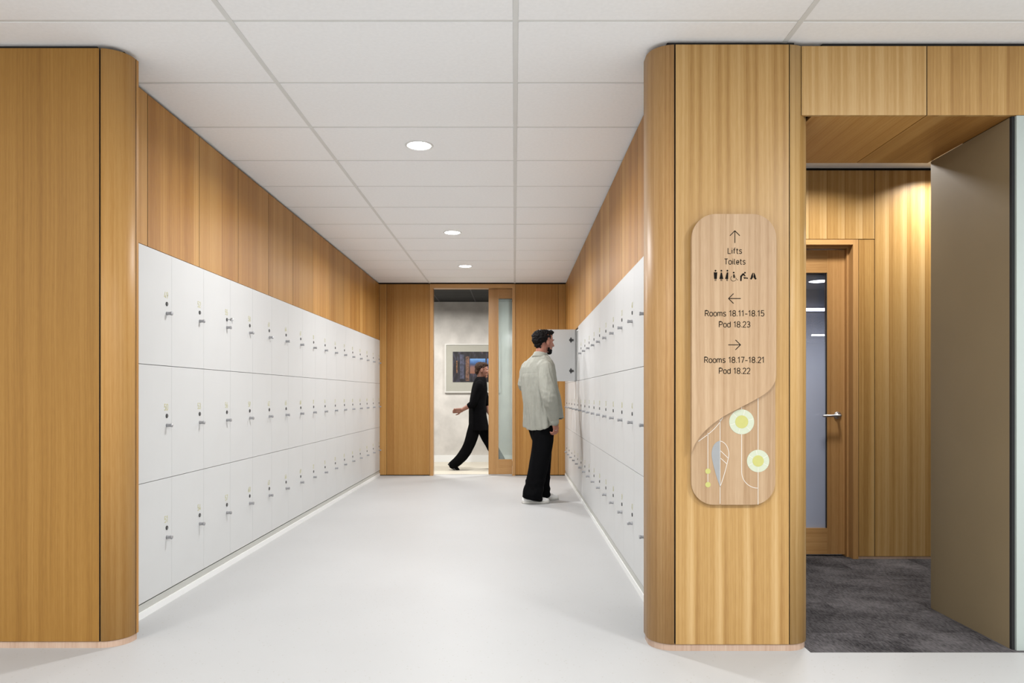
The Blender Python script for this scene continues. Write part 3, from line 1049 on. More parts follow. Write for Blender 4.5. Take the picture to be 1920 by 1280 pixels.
# ------------------------------------------------------------------ lockers
LZ0 = 0.076
knob_me = MB().lathe([(0.0, 0), (0.0098, 0.0), (0.0098, -0.003), (0.0088, -0.007), (0.0084, -0.015), (0.0088, -0.021),
                      (0.0102, -0.023), (0.0104, -0.0295), (0.0092, -0.031), (0.0, -0.031)], 14, 'y').mesh('knob')
lock_me = MB().lathe([(0.0, 0), (0.0115, 0.0), (0.0115, -0.003), (0.0095, -0.0042), (0.0085, -0.0025), (0.0, -0.0025)], 16, 'y').mesh('lock')
plug_me = MB().box(-0.0015, 0.0015, -0.0036, -0.0024, -0.0065, 0.0065).mesh('keyhole')
hinge_mb = MB()
hinge_mb.box(0.018, 0.066, 0.0185, 0.026, -0.010, 0.010)
hinge_mb.lathe([(0.0, 0.0185), (0.019, 0.0185), (0.019, 0.0215), (0.0, 0.0215)], 16, 'y', (0.050, 0, 0))
hinge_mb.box(0.044, 0.056, 0.0185, 0.0225, -0.030, 0.030)
hinge_me = hinge_mb.mesh('hinge')
plate_me = MB().box(-0.012, 0.012, 0.0, 0.006, -0.022, 0.022).box(-0.03, 0.012, 0.004, 0.010, -0.009, 0.009).mesh('hinge_plate')
for me, mt in ((knob_me, 'knob'), (lock_me, 'black_metal'), (plug_me, 'chrome'), (hinge_me, 'black_metal'), (plate_me, 'black_metal')):
    me.materials.append(M[mt])


def locker_meshes(p):
    g = 0.0008
    dm = MB().box(0, p - 2 * g, 0.0, 0.018, 0, 0.597).mesh('door')
    dm.materials.append(M['white_lam'])
    W = p - 0.002
    cb = MB()
    t = 0.016
    y0, y1, z0, z1 = 0.020, 0.455, 0.006, 0.592
    cb.box(-W / 2, -W / 2 + t, y0, y1, z0, z1)
    cb.box(W / 2 - t, W / 2, y0, y1, z0, z1)
    cb.box(-W / 2 + t, W / 2 - t, y0, y1, z0, z0 + t)
    cb.box(-W / 2 + t, W / 2 - t, y0, y1, z1 - t, z1)
    cb.box(-W / 2 + t, W / 2 - t, y1 - 0.008, y1, z0 + t, z1 - t)
    cm = cb.mesh('carcass')
    cm.materials.append(M['white_in'])
    return dm, cm


ORD = ['first', 'second', 'third', 'fourth', 'fifth', 'sixth', 'seventh', 'eighth', 'ninth', 'tenth', 'eleventh', 'twelfth', 'thirteenth', 'fourteenth', 'fifteenth', 'sixteenth']
ROWN = ['top', 'middle', 'bottom']


def locker(num, p, meshes, x, y, row, rot, label, group, opened=False, key=False):
    z0 = LZ0 + 0.6 * (2 - row)
    t = thing('locker', label, 'locker', (x, y, z0), rot, group)
    obj('carcass', meshes[1], None, t)
    hx = -p / 2 + 0.0008
    d = obj('door', meshes[0], None, t, (hx, 0, 0.0015), -PI / 2 if opened else 0.0)
    lx = p - 0.058
    obj('lock', lock_me, None, d, (lx, 0, 0.600 - 0.269))
    obj('knob', knob_me, None, d, (lx, 0, 0.600 - 0.320))
    obj('keyhole', plug_me, None, d, (lx, 0, 0.600 - 0.269))
    nm = text_mesh(str(num), 0.033, 0.115, xs=0.92, gap=0.2)
    obj('number', nm, M['gold'], d, (lx - 0.006, 0, 0.600 - 0.239))
    if opened:
        for hz in (0.12, 0.475):
            obj('hinge', hinge_me, None, d, (0, 0, hz))
    if key:
        kb = MB()
        kb.box(-0.001, 0.001, -0.022, -0.003, -0.003, 0.003)
        kb.lathe([(0.0, -0.0012), (0.011, -0.0012), (0.011, 0.0012), (0.0, 0.0012)], 14, 'x', (0, -0.032, 0))
        kb.box(-0.0008, 0.0008, -0.036, -0.033, -0.026, -0.010)
        kb.build('key', M['chrome'], d, (lx, 0, 0.600 - 0.269))
    return t


PLFT = 0.4085
lm = locker_meshes(PLFT)
for c in range(16):
    yc = YB - 0.006 - PLFT * (16 - c) + PLFT / 2
    for r in range(3):
        n = 49 + 3 * c + r
        if n == 55:
            lab = 'white locker numbered 55, a key in its lock, top row of the left bank'
        else:
            lab = f'white locker numbered {n}, {ROWN[r]} row of the left bank, {ORD[c]} column from the near end'
        locker(n, PLFT, lm, XL, yc, r, PI / 2, lab, 'lockers of the left bank', key=(n == 55))

PRGT = 0.4156
rm = locker_meshes(PRGT)
for c in range(16):              # from the far end
    yc = YB - 0.006 - PRGT * c - PRGT / 2
    for r in range(3):
        n = 1 + 3 * c + r
        if c == 15:
            continue             # hidden behind the right pier
        if c == 4 and r == 0:
            lab = 'white locker standing open in front of the man, door swung out, dark hinges showing'
            locker(n, PRGT, rm, XR, yc, r, -PI / 2, lab, 'lockers of the right bank', opened=True)
        else:
            lab = f'white locker numbered {n}, {ROWN[r]} row of the right bank, {ORD[c]} column from the far end'
            locker(n, PRGT, rm, XR, yc, r, -PI / 2, lab, 'lockers of the right bank')

# ------------------------------------------------------------------ wayfinding sign on the right pier
YT, YLO = 3.150, 3.166        # faces of the upper and the lower board
sg = thing('wayfinding_sign', 'tall rounded timber directory sign with lifts, toilets and room numbers on the right pier', 'sign', (0.949, YQ, 0.646))
SX, SY, SZ = 0.949, YQ, 0.646


def S(px, py, Y):
    return ((px - VPX) * Y / F - SX, CAMZ + (VPY - py) * Y / F - SZ)


def rounded(px0, px1, py0, py1, r, Y, n=10):
    pts = []
    for cx, cy, a0 in ((px1 - r, py1 - r, 0), (px1 - r, py0 + r, 1), (px0 + r, py0 + r, 2), (px0 + r, py1 - r, 3)):
        for i in range(n + 1):
            a = (a0 + i / n) * PI / 2
            # screen y grows downward
            dx, dy = math.cos(a), math.sin(a)
            if a0 == 0:
                q = (cx + r * math.sin(a), cy + r * math.cos(a))
            elif a0 == 1:
                q = (cx - r * math.cos(a + 0) if False else cx + r * math.cos(a - PI / 2), cy - r * math.sin(a - PI / 2))
            elif a0 == 2:
                q = (cx - r * math.sin(a - PI), cy - r * math.cos(a - PI))
            else:
                q = (cx - r * math.cos(a - 1.5 * PI), cy + r * math.sin(a - 1.5 * PI))
            pts.append(S(*q, Y))
    return pts


MB().prism(rounded(1296.5, 1453.5, 410, 946, 42, YLO), YLO - SY, -0.0005).build('lower_board', M['signwood'], sg)
# upper board with an S shaped lower edge
R = 45


def bez(p0, p1, p2, p3, n=12):
    out = []
    for i in range(n + 1):
        t = i / n
        out.append(tuple((1 - t) ** 3 * p0[k] + 3 * (1 - t) ** 2 * t * p1[k] + 3 * (1 - t) * t * t * p2[k] + t ** 3 * p3[k] for k in (0, 1)))
    return out


outl = [(1455.5, 690)]
outl += [(1455.5 - R + R * math.cos(a * PI / 20), 401 + R - R * math.sin(a * PI / 20)) for a in range(11)]
outl += [(1297 + R - R * math.sin(a * PI / 20), 401 + R - R * math.cos(a * PI / 20)) for a in range(11)]
outl += [(1297, 848)]
outl += bez((1297, 848), (1304, 822), (1326, 800), (1356, 781))[1:]
outl += bez((1356, 781), (1385, 764), (1425, 748), (1443, 731))[1:]
outl += bez((1443, 731), (1451, 722), (1455.5, 712), (1455.5, 700))[1:]
MB().prism([S(*q, YT) for q in outl], YT - SY, YLO - SY - 0.0003).build('upper_board', M['signwood'], sg)


def stroke(pts, wpx, Y, mb, th=0.0008):
    """thin flat line through screen points"""
    P = [Vector(S(*q, Y)) for q in pts]
    hw = wpx * Y / F / 2
    n = len(P)
    Lp, Rp = [], []
    for i in range(n):
        d = (P[min(n - 1, i + 1)] - P[max(0, i - 1)]).normalized()
        nn = Vector((-d.y, d.x)) * hw
        Lp.append(P[i] + nn)
        Rp.append(P[i] - nn)
    y0 = Y - SY - th
    y1 = Y - SY - 0.0001
    for i in range(n - 1):
        mb.prism([tuple(Rp[i]), tuple(Rp[i + 1]), tuple(Lp[i + 1]), tuple(Lp[i])], y0, y1)
    return mb


def disc(px, py, r, Y, mb, th, n=36):
    pts = [S(px + r * math.cos(2 * PI * k / n), py - r * math.sin(2 * PI * k / n), Y) for k in range(n)]
    mb.prism(pts, Y - SY - th, Y - SY - 0.0001)
    return mb


def poly(pts, Y, mb, th=0.0008):
    q = [S(*p, Y) for p in pts]
    a = sum(q[i][0] * q[(i + 1) % len(q)][1] - q[(i + 1) % len(q)][0] * q[i][1] for i in range(len(q)))
    if a < 0:
        q.reverse()
    mb.prism(q, Y - SY - th, Y - SY - 0.0001)
    return mb


def zl(p, base=(1280, 640), k=3.765):
    return (base[0] + p[0] / k, base[1] + p[1] / k)


# lower board graphics
lines = MB()
WL = 1.05
for pts in ([(178, 645), (178, 1030)], [(264, 545), (264, 1145)], [(416, 455), (416, 920)], [(532, 385), (532, 1150)]):
    stroke([zl(p) for p in pts], WL, YLO, lines)
stroke([zl((416, 920))] + [zl((416 + 117 * (1 - math.cos(a * PI / 20)), 920 + 115 * math.sin(a * PI / 20))) for a in range(11)], WL, YLO, lines)
stroke(bez(zl((110, 705)), zl((160, 668)), zl((235, 625)), zl((283, 535)), 14), WL, YLO, lines)
stroke(bez(zl((264, 703)), zl((305, 705)), zl((342, 770)), zl((318, 840)), 14) + bez(zl((318, 840)), zl((305, 900)), zl((285, 970)), zl((264, 1025)), 10)[1:], WL, YLO, lines)
stroke([zl((264, 768)), zl((322, 824))], WL, YLO, lines)
stroke([zl((264, 820)), zl((310, 862))], WL, YLO, lines)
lines.build('line_drawing', M['ink_white'], sg)
lfp = [zl((263, 700))] + bez(zl((263, 700)), zl((215, 708)), zl((190, 770)), zl((212, 850)), 14)[1:] + bez(zl((212, 850)), zl((225, 915)), zl((245, 975)), zl((263, 1024)), 10)[1:]
poly(lfp, YLO, MB(), 0.0010).build('leaf_shape', M['ink_grey'], sg)
for (cx, cy), r, r2 in (((416, 567), 88, 46), ((532, 843), 79, 40)):
    px, py = zl((cx, cy))
    disc(px, py, r / 3.765, YLO, MB(), 0.0012).build('flower_ring', M['ink_cream'], sg)
    disc(px, py, r2 / 3.765, YLO, MB(), 0.0018).build('flower_heart', M['ink_yellow'], sg)
    sp = MB()
    for a in (15, 75, 135, 195, 255, 315) if r == 88 else (30, 100, 150, 205, 270, 335):
        c_, s_ = math.cos(math.radians(a)), math.sin(math.radians(a))
        stroke([(px + r2 / 3.765 * c_ * 1.02, py - r2 / 3.765 * s_ * 1.02), (px + r / 3.765 * c_ * 0.99, py - r / 3.765 * s_ * 0.99)], 0.8, YLO, sp, 0.0016)
    sp.build('petal_line', M['ink_white'], sg)
for cy in (915, 1010):
    px, py = zl((178, cy))
    disc(px, py, 19 / 3.765, YLO, MB(), 0.0014, 24).build('dot', M['ink_yellow'], sg)

# lettering
TS = YT / F


def letter(body, px, py_base, cap_px, width_px):
    me = text_mesh(body, cap_px * TS, 0.125, width=width_px * TS)
    x, z = S(px, py_base, YT)
    obj('lettering', me, M['ink'], sg, (x, YT - SY, z))


letter('Lifts', 1378, 475.2, 10.2, 26)
letter('Toilets', 1378, 495.4, 10.2, 39)
letter('Rooms 18.11–18.15', 1377.5, 592.5, 10.4, 110.5)
letter('Pod 18.23', 1377.5, 613.2, 10.4, 58)
letter('Rooms 18.17–18.21', 1377, 679.7, 10.4, 112)
letter('Pod 18.22', 1377.5, 700.2, 10.4, 58)


def arrow(cx, cy, ang):
    mb = MB()
    c, s = math.cos(ang), math.sin(ang)

    def rot(p):
        return (cx + p[0] * c - p[1] * s, cy - (p[0] * s + p[1] * c))
    stroke([rot((-11.3, 0)), rot((11.3, 0))], 1.4, YT, mb)
    stroke([rot((2.2, 9.2)), rot((11.6, 0))], 1.4, YT, mb)
    stroke([rot((2.2, -9.2)), rot((11.6, 0))], 1.4, YT, mb)
    mb.build('arrow', M['ink'], sg)


arrow(1377.8, 444, PI / 2)
arrow(1377.5, 559.5, PI)
arrow(1376.8, 646.3, 0)


def ic(p):
    return (1330 + p[0] / 12.19, 425 + p[1] / 12.19)


def icon(name, polys=(), discs=(), strokes=()):
    mb = MB()
    for p in polys:
        poly([ic(q) for q in p], YT, mb)
    for x, y, r in discs:
        px, py = ic((x, y))
        disc(px, py, r / 12.19, YT, mb, 0.0008, 18)
    for pts, wd in strokes:
        stroke([ic(q) for q in pts], wd / 12.19, YT, mb)
    mb.build(name, M['ink'], sg)


icon('man_symbol', [[(100, 1040), (180, 1040), (170, 1192), (110, 1192)]], [(140, 1004, 20)], [([(130, 1195), (130, 1238)], 10), ([(150, 1195), (150, 1238)], 10)])
icon('woman_symbol', [[(262, 1045), (286, 1045), (318, 1192), (230, 1192)]], [(274, 1004, 20)], [([(264, 1195), (264, 1238)], 10), ([(284, 1195), (284, 1238)], 10)])
icon('person_symbol', [[(398, 1042), (432, 1042), (430, 1192), (360, 1192)]], [(412, 1004, 20)], [([(398, 1195), (398, 1238)], 10), ([(414, 1195), (414, 1238)], 10)])
icon('wheelchair_symbol', [[(545, 1085), (575, 1085), (580, 1135), (584, 1168), (548, 1168)]], [(556, 1048, 19)],
     [([(516, 1125)] + [(550 + 62 * math.cos(math.radians(a)), 1183 + 60 * math.sin(math.radians(a))) for a in range(222, 19, -14)], 9),
      ([(578, 1132), (606, 1132)], 7), ([(584, 1168), (612, 1172), (632, 1214), (655, 1212)], 8)])
icon('baby_change_symbol', [[(706, 1240), (706, 1125), (760, 1066), (792, 1062), (800, 1085), (828, 1120), (816, 1134), (772, 1108), (742, 1140), (736, 1240)],
                            [(782, 1142), (800, 1148), (812, 1162), (838, 1146), (842, 1168), (826, 1188), (794, 1188)]], [(814, 1050, 19), (862, 1176, 17)])
icon('prayer_symbol', [[(988, 1050), (1000, 1060), (996, 1098), (1000, 1130), (996, 1162), (958, 1208), (930, 1190), (946, 1164), (958, 1110)],
                       [(1022, 1050), (1010, 1060), (1014, 1098), (1008, 1130), (1012, 1162), (1050, 1208), (1080, 1190), (1064, 1164), (1052, 1110)]])

# ------------------------------------------------------------------ organic helpers


def tube(pts, rad, n=16, flat=None, cap=1.0):
    """closed tube through points with rounded ends; rad scalar per point; flat = (axis vector, factor)"""
    P = [np.array(p, float) for p in pts]
    Rr = list(rad)
    # rounded caps
    d0 = (P[0] - P[1]) / (np.linalg.norm(P[0] - P[1]) + 1e-9)
    d1 = (P[-1] - P[-2]) / (np.linalg.norm(P[-1] - P[-2]) + 1e-9)
    pre = [(P[0] + d0 * Rr[0] * s, Rr[0] * c) for s, c in ((0.98, 0.2), (0.75, 0.66), (0.4, 0.92))]
    post = [(P[-1] + d1 * Rr[-1] * s * cap, Rr[-1] * c) for s, c in ((0.4, 0.92), (0.75, 0.66), (0.98, 0.2))]
    Q = [p for p, _ in pre] + P + [p for p, _ in post]
    RR = [r for _, r in pre] + Rr + [r for _, r in post]
    V, Fs = [], []
    up = None
    for i in range(len(Q)):
        t = Q[min(i + 1, len(Q) - 1)] - Q[max(i - 1, 0)]
        t = t / (np.linalg.norm(t) + 1e-9)
        if up is None:
            up = np.array([0, 0, 1.0]) if abs(t[2]) < 0.9 else np.array([1.0, 0, 0])
        a = np.cross(t, up)
        a /= np.linalg.norm(a) + 1e-9
        b = np.cross(a, t)
        up = b
        for k in range(n):
            th = 2 * PI * k / n
            off = (a * math.cos(th) + b * math.sin(th)) * RR[i]
            if flat is not None:
                ax = np.array(flat[0], float)
                ax /= np.linalg.norm(ax)
                off = off - ax * np.dot(off, ax) * (1 - flat[1])
            V.append(Q[i] + off)
    m = len(Q)
    for i in range(m - 1):
        for k in range(n):
            k2 = (k + 1) % n
            Fs.append((i * n + k, i * n + k2, (i + 1) * n + k2, (i + 1) * n + k))
    Fs.append(tuple(range(n))[::-1])
    Fs.append(tuple((m - 1) * n + k for k in range(n)))
    return V, Fs


def smoothpath(pts, rad, sub=4):
    """Catmull-Rom refinement of a joint chain"""
    P = [np.array(p, float) for p in pts]
    out, rr = [], []
    for i in range(len(P) - 1):
        p0, p1, p2, p3 = P[max(0, i - 1)], P[i], P[i + 1], P[min(len(P) - 1, i + 2)]
        for s in range(sub):
            t = s / sub
            out.append(0.5 * ((2 * p1) + (-p0 + p2) * t + (2 * p0 - 5 * p1 + 4 * p2 - p3) * t * t + (-p0 + 3 * p1 - 3 * p2 + p3) * t ** 3))
            rr.append(rad[i] * (1 - t) + rad[i + 1] * t)
    out.append(P[-1])
    rr.append(rad[-1])
    return out, rr


def limb(pts, rad, n=16, sub=4, flat=None, cap=1.0):
    p, r = smoothpath(pts, rad, sub)
    return tube(p, r, n, flat, cap)


def ellipsoid(c, r, Rm=None, n=20, m=12):
    V, Fs = [], []
    for i in range(m + 1):
        ph = PI * i / m
        for k in range(n):
            th = 2 * PI * k / n
            s = max(math.sin(ph), 0.02)
            p = np.array([r[0] * s * math.cos(th), r[1] * s * math.sin(th), r[2] * math.cos(ph)])
            if Rm is not None:
                p = Rm @ p
            V.append(np.array(c) + p)
    for i in range(m):
        for k in range(n):
            k2 = (k + 1) % n
            Fs.append((i * n + k, (i + 1) * n + k, (i + 1) * n + k2, i * n + k2))
    Fs.append(tuple(range(n)))
    Fs.append(tuple(m * n + k for k in range(n))[::-1])
    return V, Fs


def loft(rings):
    V, Fs = [], []
    n = len(rings[0])
    for r in rings:
        V += [np.array(p, float) for p in r]
    for i in range(len(rings) - 1):
        for k in range(n):
            k2 = (k + 1) % n
            Fs.append((i * n + k, i * n + k2, (i + 1) * n + k2, (i + 1) * n + k))
    Fs.append(tuple(range(n))[::-1])
    Fs.append(tuple((len(rings) - 1) * n + k for k in range(n)))
    return V, Fs


def xform(part, Rm, t, s=1.0):
    V, Fs = part
    return [Rm @ (np.array(p) * s) + np.array(t) for p in V], Fs


def fuse(name, parts, voxel, mat, parent, smooth=6, origin=(0, 0, 0), disp=None, factor=0.5):
    """join closed shells into one continuous skin"""
    mb = MB()
    for V, Fs in parts:
        mb.raw([np.array(p) - np.array(origin) for p in V], Fs)
    me = mb.mesh(name)
    o = D.objects.new(name, me)
    COL.objects.link(o)
    r = o.modifiers.new('r', 'REMESH')
    r.mode = 'VOXEL'
    r.voxel_size = voxel
    r.adaptivity = 0.0
    s = o.modifiers.new('s', 'SMOOTH')
    s.iterations = smooth
    s.factor = factor
    dg = bpy.context.evaluated_depsgraph_get()
    me2 = D.meshes.new_from_object(o.evaluated_get(dg))
    D.objects.remove(o)
    D.meshes.remove(me)
    me2.name = name
    if disp is not None:
        nv = len(me2.vertices)
        co = np.empty(nv * 3)
        me2.vertices.foreach_get('co', co)
        no = np.empty(nv * 3)
        me2.vertices.foreach_get('normal', no)
        co = co.reshape(-1, 3)
        no = no.reshape(-1, 3)
        dd = np.array([disp(Vector(co[i]) + Vector(origin)) for i in range(nv)])
        co = co + no * dd[:, None]
        me2.vertices.foreach_set('co', co.ravel())
    me2.polygons.foreach_set('use_smooth', [True] * len(me2.polygons))
    me2.materials.clear()
    me2.update()
    return obj(name, me2, mat, parent)


def rot_yaw_pitch(yaw, pitch=0.0, roll=0.0):
    """local x forward, y left, z up; pitch > 0 lifts the chin"""
    return np.array((Matrix.Rotation(yaw, 3, 'Z') @ Matrix.Rotation(-pitch, 3, 'Y') @ Matrix.Rotation(roll, 3, 'X')))


# lever on the inner door
lv = limb([(hx, YD - 0.006, hz), (hx, YD - 0.048, hz), (hx - 0.016, YD - 0.055, hz), (hx - 0.118, YD - 0.055, hz - 0.002)], [0.009, 0.009, 0.009, 0.0085], 12)
MB().raw(*lv).build('lever', M['chrome'], hd_o)

# ------------------------------------------------------------------ people


def W(px, py, Y):
    return np.array(((px - VPX) * Y / F, Y, CAMZ + (VPY - py) * Y / F))


def head_parts(s=1.0):
    P = []
    P.append(ellipsoid((-0.012, 0, 0.030), (0.096, 0.074, 0.088)))
    P.append(ellipsoid((0.030, 0, -0.018), (0.060, 0.062, 0.078)))
    P.append(ellipsoid((0.040, 0, -0.060), (0.044, 0.050, 0.048)))
    P.append(ellipsoid((0.066, 0, -0.098), (0.024, 0.028, 0.022)))
    P.append(ellipsoid((0.070, 0, 0.022), (0.022, 0.050, 0.014)))
    P.append(ellipsoid((0.060, 0.030, -0.024), (0.026, 0.022, 0.020)))
    P.append(ellipsoid((0.060, -0.030, -0.024), (0.026, 0.022, 0.020)))
    P.append(tube([(0.084, 0, 0.016), (0.096, 0, -0.008), (0.108, 0, -0.028)], [0.008, 0.010, 0.012], 12))
    P.append(ellipsoid((0.096, 0.009, -0.033), (0.010, 0.008, 0.007)))
    P.append(ellipsoid((0.096, -0.009, -0.033), (0.010, 0.008, 0.007)))
    P.append(ellipsoid((0.085, 0, -0.056), (0.010, 0.022, 0.006)))
    P.append(ellipsoid((0.083, 0, -0.068), (0.011, 0.020, 0.007)))
    for sg_ in (1, -1):
        Rm = np.array(Matrix.Rotation(sg_ * 0.35, 3, 'Z') @ Matrix.Rotation(-0.2, 3, 'Y'))
        P.append(ellipsoid((-0.010, sg_ * 0.079, -0.012), (0.019, 0.008, 0.033), Rm))
        P.append(ellipsoid((-0.004, sg_ * 0.074, -0.034), (0.010, 0.009, 0.012)))
    return P


def hand_parts(wrist, kn_c, dirf, side, curl, thumb_dir, s=1.0):
    """wrist, knuckle centre, finger start direction, sideways axis (index towards +side), curl axis towards the palm"""
    wrist, kn_c = np.array(wrist, float), np.array(kn_c, float)
    nz = lambda v: np.array(v, float) / np.linalg.norm(v)
    dirf, side, curl = nz(dirf), nz(side), nz(curl)
    P = []
    for off, k in ((0.026, 1.0), (0.009, 1.02), (-0.009, 0.99), (-0.025, 0.94)):
        a = wrist + side * off * 0.7
        b = kn_c + side * off * 1.02 + dirf * 0.008 * (k - 0.9)
        P.append(tube([a, (a + b) / 2, b], [0.016, 0.0155, 0.0125], 12))
    for off, L3, an in ((0.028, (0.042, 0.025, 0.020), 0.55), (0.0095, (0.046, 0.029, 0.021), 0.65), (-0.009, (0.043, 0.027, 0.020), 0.75), (-0.027, (0.034, 0.021, 0.018), 0.85)):
        p = kn_c + side * off
        pts = [p - dirf * 0.015, p]
        ang = 0.25
        for Ls in L3:
            d = dirf * math.cos(ang) + curl * math.sin(ang)
            p = p + d * Ls * s
            pts.append(p)
            ang += an
        P.append(tube(pts, [0.0105, 0.0098, 0.0090, 0.0083, 0.0070], 12))
    t0 = wrist * 0.72 + kn_c * 0.28 + side * 0.022 + curl * 0.006
    td = nz(thumb_dir)
    P.append(tube([t0 - td * 0.012, t0 + td * 0.022, t0 + td * 0.045 + dirf * 0.014, t0 + td * 0.052 + dirf * 0.040], [0.014, 0.0125, 0.0105, 0.0085], 12))
    return P


def shoe_parts(heel, toe, zs=0.0, lift=None, wid=0.047, h_heel=0.085):
    """low slip-on: sole and upper as two shells; heel, toe are ground points"""
    heel, toe = np.array(heel, float), np.array(toe, float)
    ax = toe - heel
    Lh = np.linalg.norm(ax)
    ax = ax / Lh
    sd = np.cross(np.array([0, 0, 1.0]), ax)
    sd /= np.linalg.norm(sd)
    up = np.cross(ax, sd)
    prof = [(0.00, 0.50, 0.045), (0.03, 0.66, 0.068), (0.12, 0.72, 0.076), (0.28, 0.74, 0.074), (0.42, 0.82, 0.070), (0.56, 0.95, 0.064), (0.70, 1.0, 0.054), (0.84, 0.93, 0.043), (0.94, 0.70, 0.034), (0.99, 0.38, 0.026)]
    up_r, so_r = [], []
    n = 24
    for t, wk, hh in prof:
        c = heel + ax * Lh * t
        r1, r2 = [], []
        for k in range(n):
            a = 2 * PI * k / n
            ca, sa = math.cos(a), math.sin(a)
            y = wid * wk * (abs(ca) ** 0.75) * (1 if ca > 0 else -1)
            z = hh * max(0, sa) ** 0.8 if sa > 0 else 0
            r1.append(c + sd * y * (1 - 0.35 * max(0, sa)) * 0.96 + up * (0.018 + z * 0.86))
            r2.append(c + sd * (wid * wk + 0.003) * (abs(ca) ** 0.6) * (1 if ca > 0 else -1) + up * (0.0 if sa < 0 else 0.024))
        up_r.append(r1)
        so_r.append(r2)
    return loft(up_r), loft(so_r)


def ring_ell(cx, cy, z, a, b, phi, n=48, ex=2.3, f=None):
    fx, fy = math.cos(phi), math.sin(phi)
    rx, ry = math.sin(phi), -math.cos(phi)
    out = []
    for k in range(n):
        t = 2 * PI * k / n
        ct, st = math.cos(t), math.sin(t)
        ca = abs(ct) ** (2 / ex) * (1 if ct > 0 else -1)
        sa = abs(st) ** (2 / ex) * (1 if st > 0 else -1)
        g = 1.0 if f is None else f(t)
        out.append((cx + fx * b * ca * g + rx * a * sa * g, cy + fy * b * ca * g + ry * a * sa * g, z if not callable(z) else z(t)))
    return out


# ---- the man at the open locker
Y0 = 7.66
man = thing('person', 'man in sage grey overshirt and black trousers standing at the open locker', 'person', (0.26, Y0, 0.0))
MO = (0.26, Y0, 0.0)
PHI = math.radians(48)
RT = np.array((math.sin(PHI), -math.cos(PHI), 0))      # his right
FW = np.array((math.cos(PHI), math.sin(PHI), 0))

# shirt torso
tab = [(664, 1013, .070, .066), (670, 1012, .112, .082), (678, 1010, .160, .100), (688, 1009, .196, .118), (704, 1009, .204, .134),
       (730, 1011.5, .200, .144), (760, 1016, .206, .160), (785, 1019, .212, .172), (800, 1020, .214, .176)]
ztop = W(0, 664, Y0)[2]
zbot = W(0, 800, Y0)[2]
rings = []


def hemz(t):
    c = math.cos(t)
    return 0.880 - (0.130 * abs(c) ** 0.8 if c < 0 else 0.022 * c * c)


for i in range(41):
    tau = i / 40
    py = 664 + (800 - 664) * tau
    for q in range(len(tab) - 1):
        if tab[q][0] <= py <= tab[q + 1][0]:
            break
    k = (py - tab[q][0]) / (tab[q + 1][0] - tab[q][0])
    pxc, a, b = [tab[q][m_] * (1 - k) + tab[q + 1][m_] * k for m_ in (1, 2, 3)]
    cx = W(pxc, py, Y0)[0]
    dr = max(0.0, (tau - 0.22) / 0.78)

    def fold(t, tau=tau, dr=dr):
        pleat = -0.09 * math.exp(-((t - PI - 0.05) / 0.06) ** 2) * min(1, dr * 5) * (1 - dr * 0.6)
        return 1 + pleat + min(1, dr * 2) * (0.075 * (0.6 - abs(math.sin(4.5 * t + 1.2 * tau))) + 0.032 * math.sin(17 * t - 3 * tau + 1.0)) + 0.016 * math.sin(5 * t + 14 * tau) * dr

    rings.append(ring_ell(cx, Y0, (lambda t, tau=tau: ztop - (ztop - hemz(t)) * tau), a, b, PHI, 128, 2.25, fold))
for g, dz in ((0.955, 0.004), (0.93, 0.05)):
    rings.append(ring_ell(cx, Y0, (lambda t, dz=dz: hemz(t) + dz), a * g, b * g, PHI, 128, 2.25, fold))
rings.append(ring_ell(cx, Y0, 1.0, a * 0.7, b * 0.7, PHI, 128, 2.25))
torso = loft(rings)
shR = W(1023, 689, Y0 - 0.14)
elR = W(1030, 746, Y0 - 0.26)
wrR = W(1039, 790, Y0 - 0.21)
sleeveR = limb([shR + np.array((-.03, .05, .005)), shR, (shR + elR) / 2 + np.array((-.008, 0, 0)), elR, (elR + wrR) / 2 + np.array((.004, 0, 0.0)), wrR + np.array((-0.004, 0, 0.012))],
               [.074, .080, .082, .080, .064, .047], 24)
shL = W(990, 690, Y0 + 0.13)
elL = W(982.5, 723, Y0 + 0.16)
wrL = W(1010, 700, Y0 + 0.40)
sleeveL = limb([shL + np.array((.03, -.04, .005)), shL, (shL + elL) / 2, elL, (elL + wrL) / 2, wrL], [.075, .078, .074, .066, .058, .048], 24)


def shirt_noise(p):
    q = Vector((p.x * 16, p.y * 16, p.z * 7))
    d = 0.0040 * mnoise.noise(q) + 0.010 * (0.30 - abs(mnoise.noise(Vector((p.x * 20 + p.z * 2, p.y * 20, p.z * 3.2)))))
    d += 0.0030 * (0.3 - abs(mnoise.noise(Vector((p.x * 34 + 7, p.y * 34, p.z * 16)))))
    if Y0 - 0.15 < p.y < Y0 + 0.02 and (p.x - 0.26) * 0.743 - (p.y - Y0) * 0.669 < 0.12 and abs(p.z - 1.345) < 0.005:
        d -= 0.0012                       # back yoke seam
    # crumple at the elbow and cuff of the near sleeve
    e = (Vector(elR) - p).length
    if e < 0.16:
        d += 0.0035 * math.sin(p.z * 95 + p.x * 40 + 2 * mnoise.noise(p * 9)) * (1 - e / 0.16)
    return d


fuse('shirt', [torso, sleeveR, sleeveL], 0.005, M['shirt'], man, 2, MO, shirt_noise)
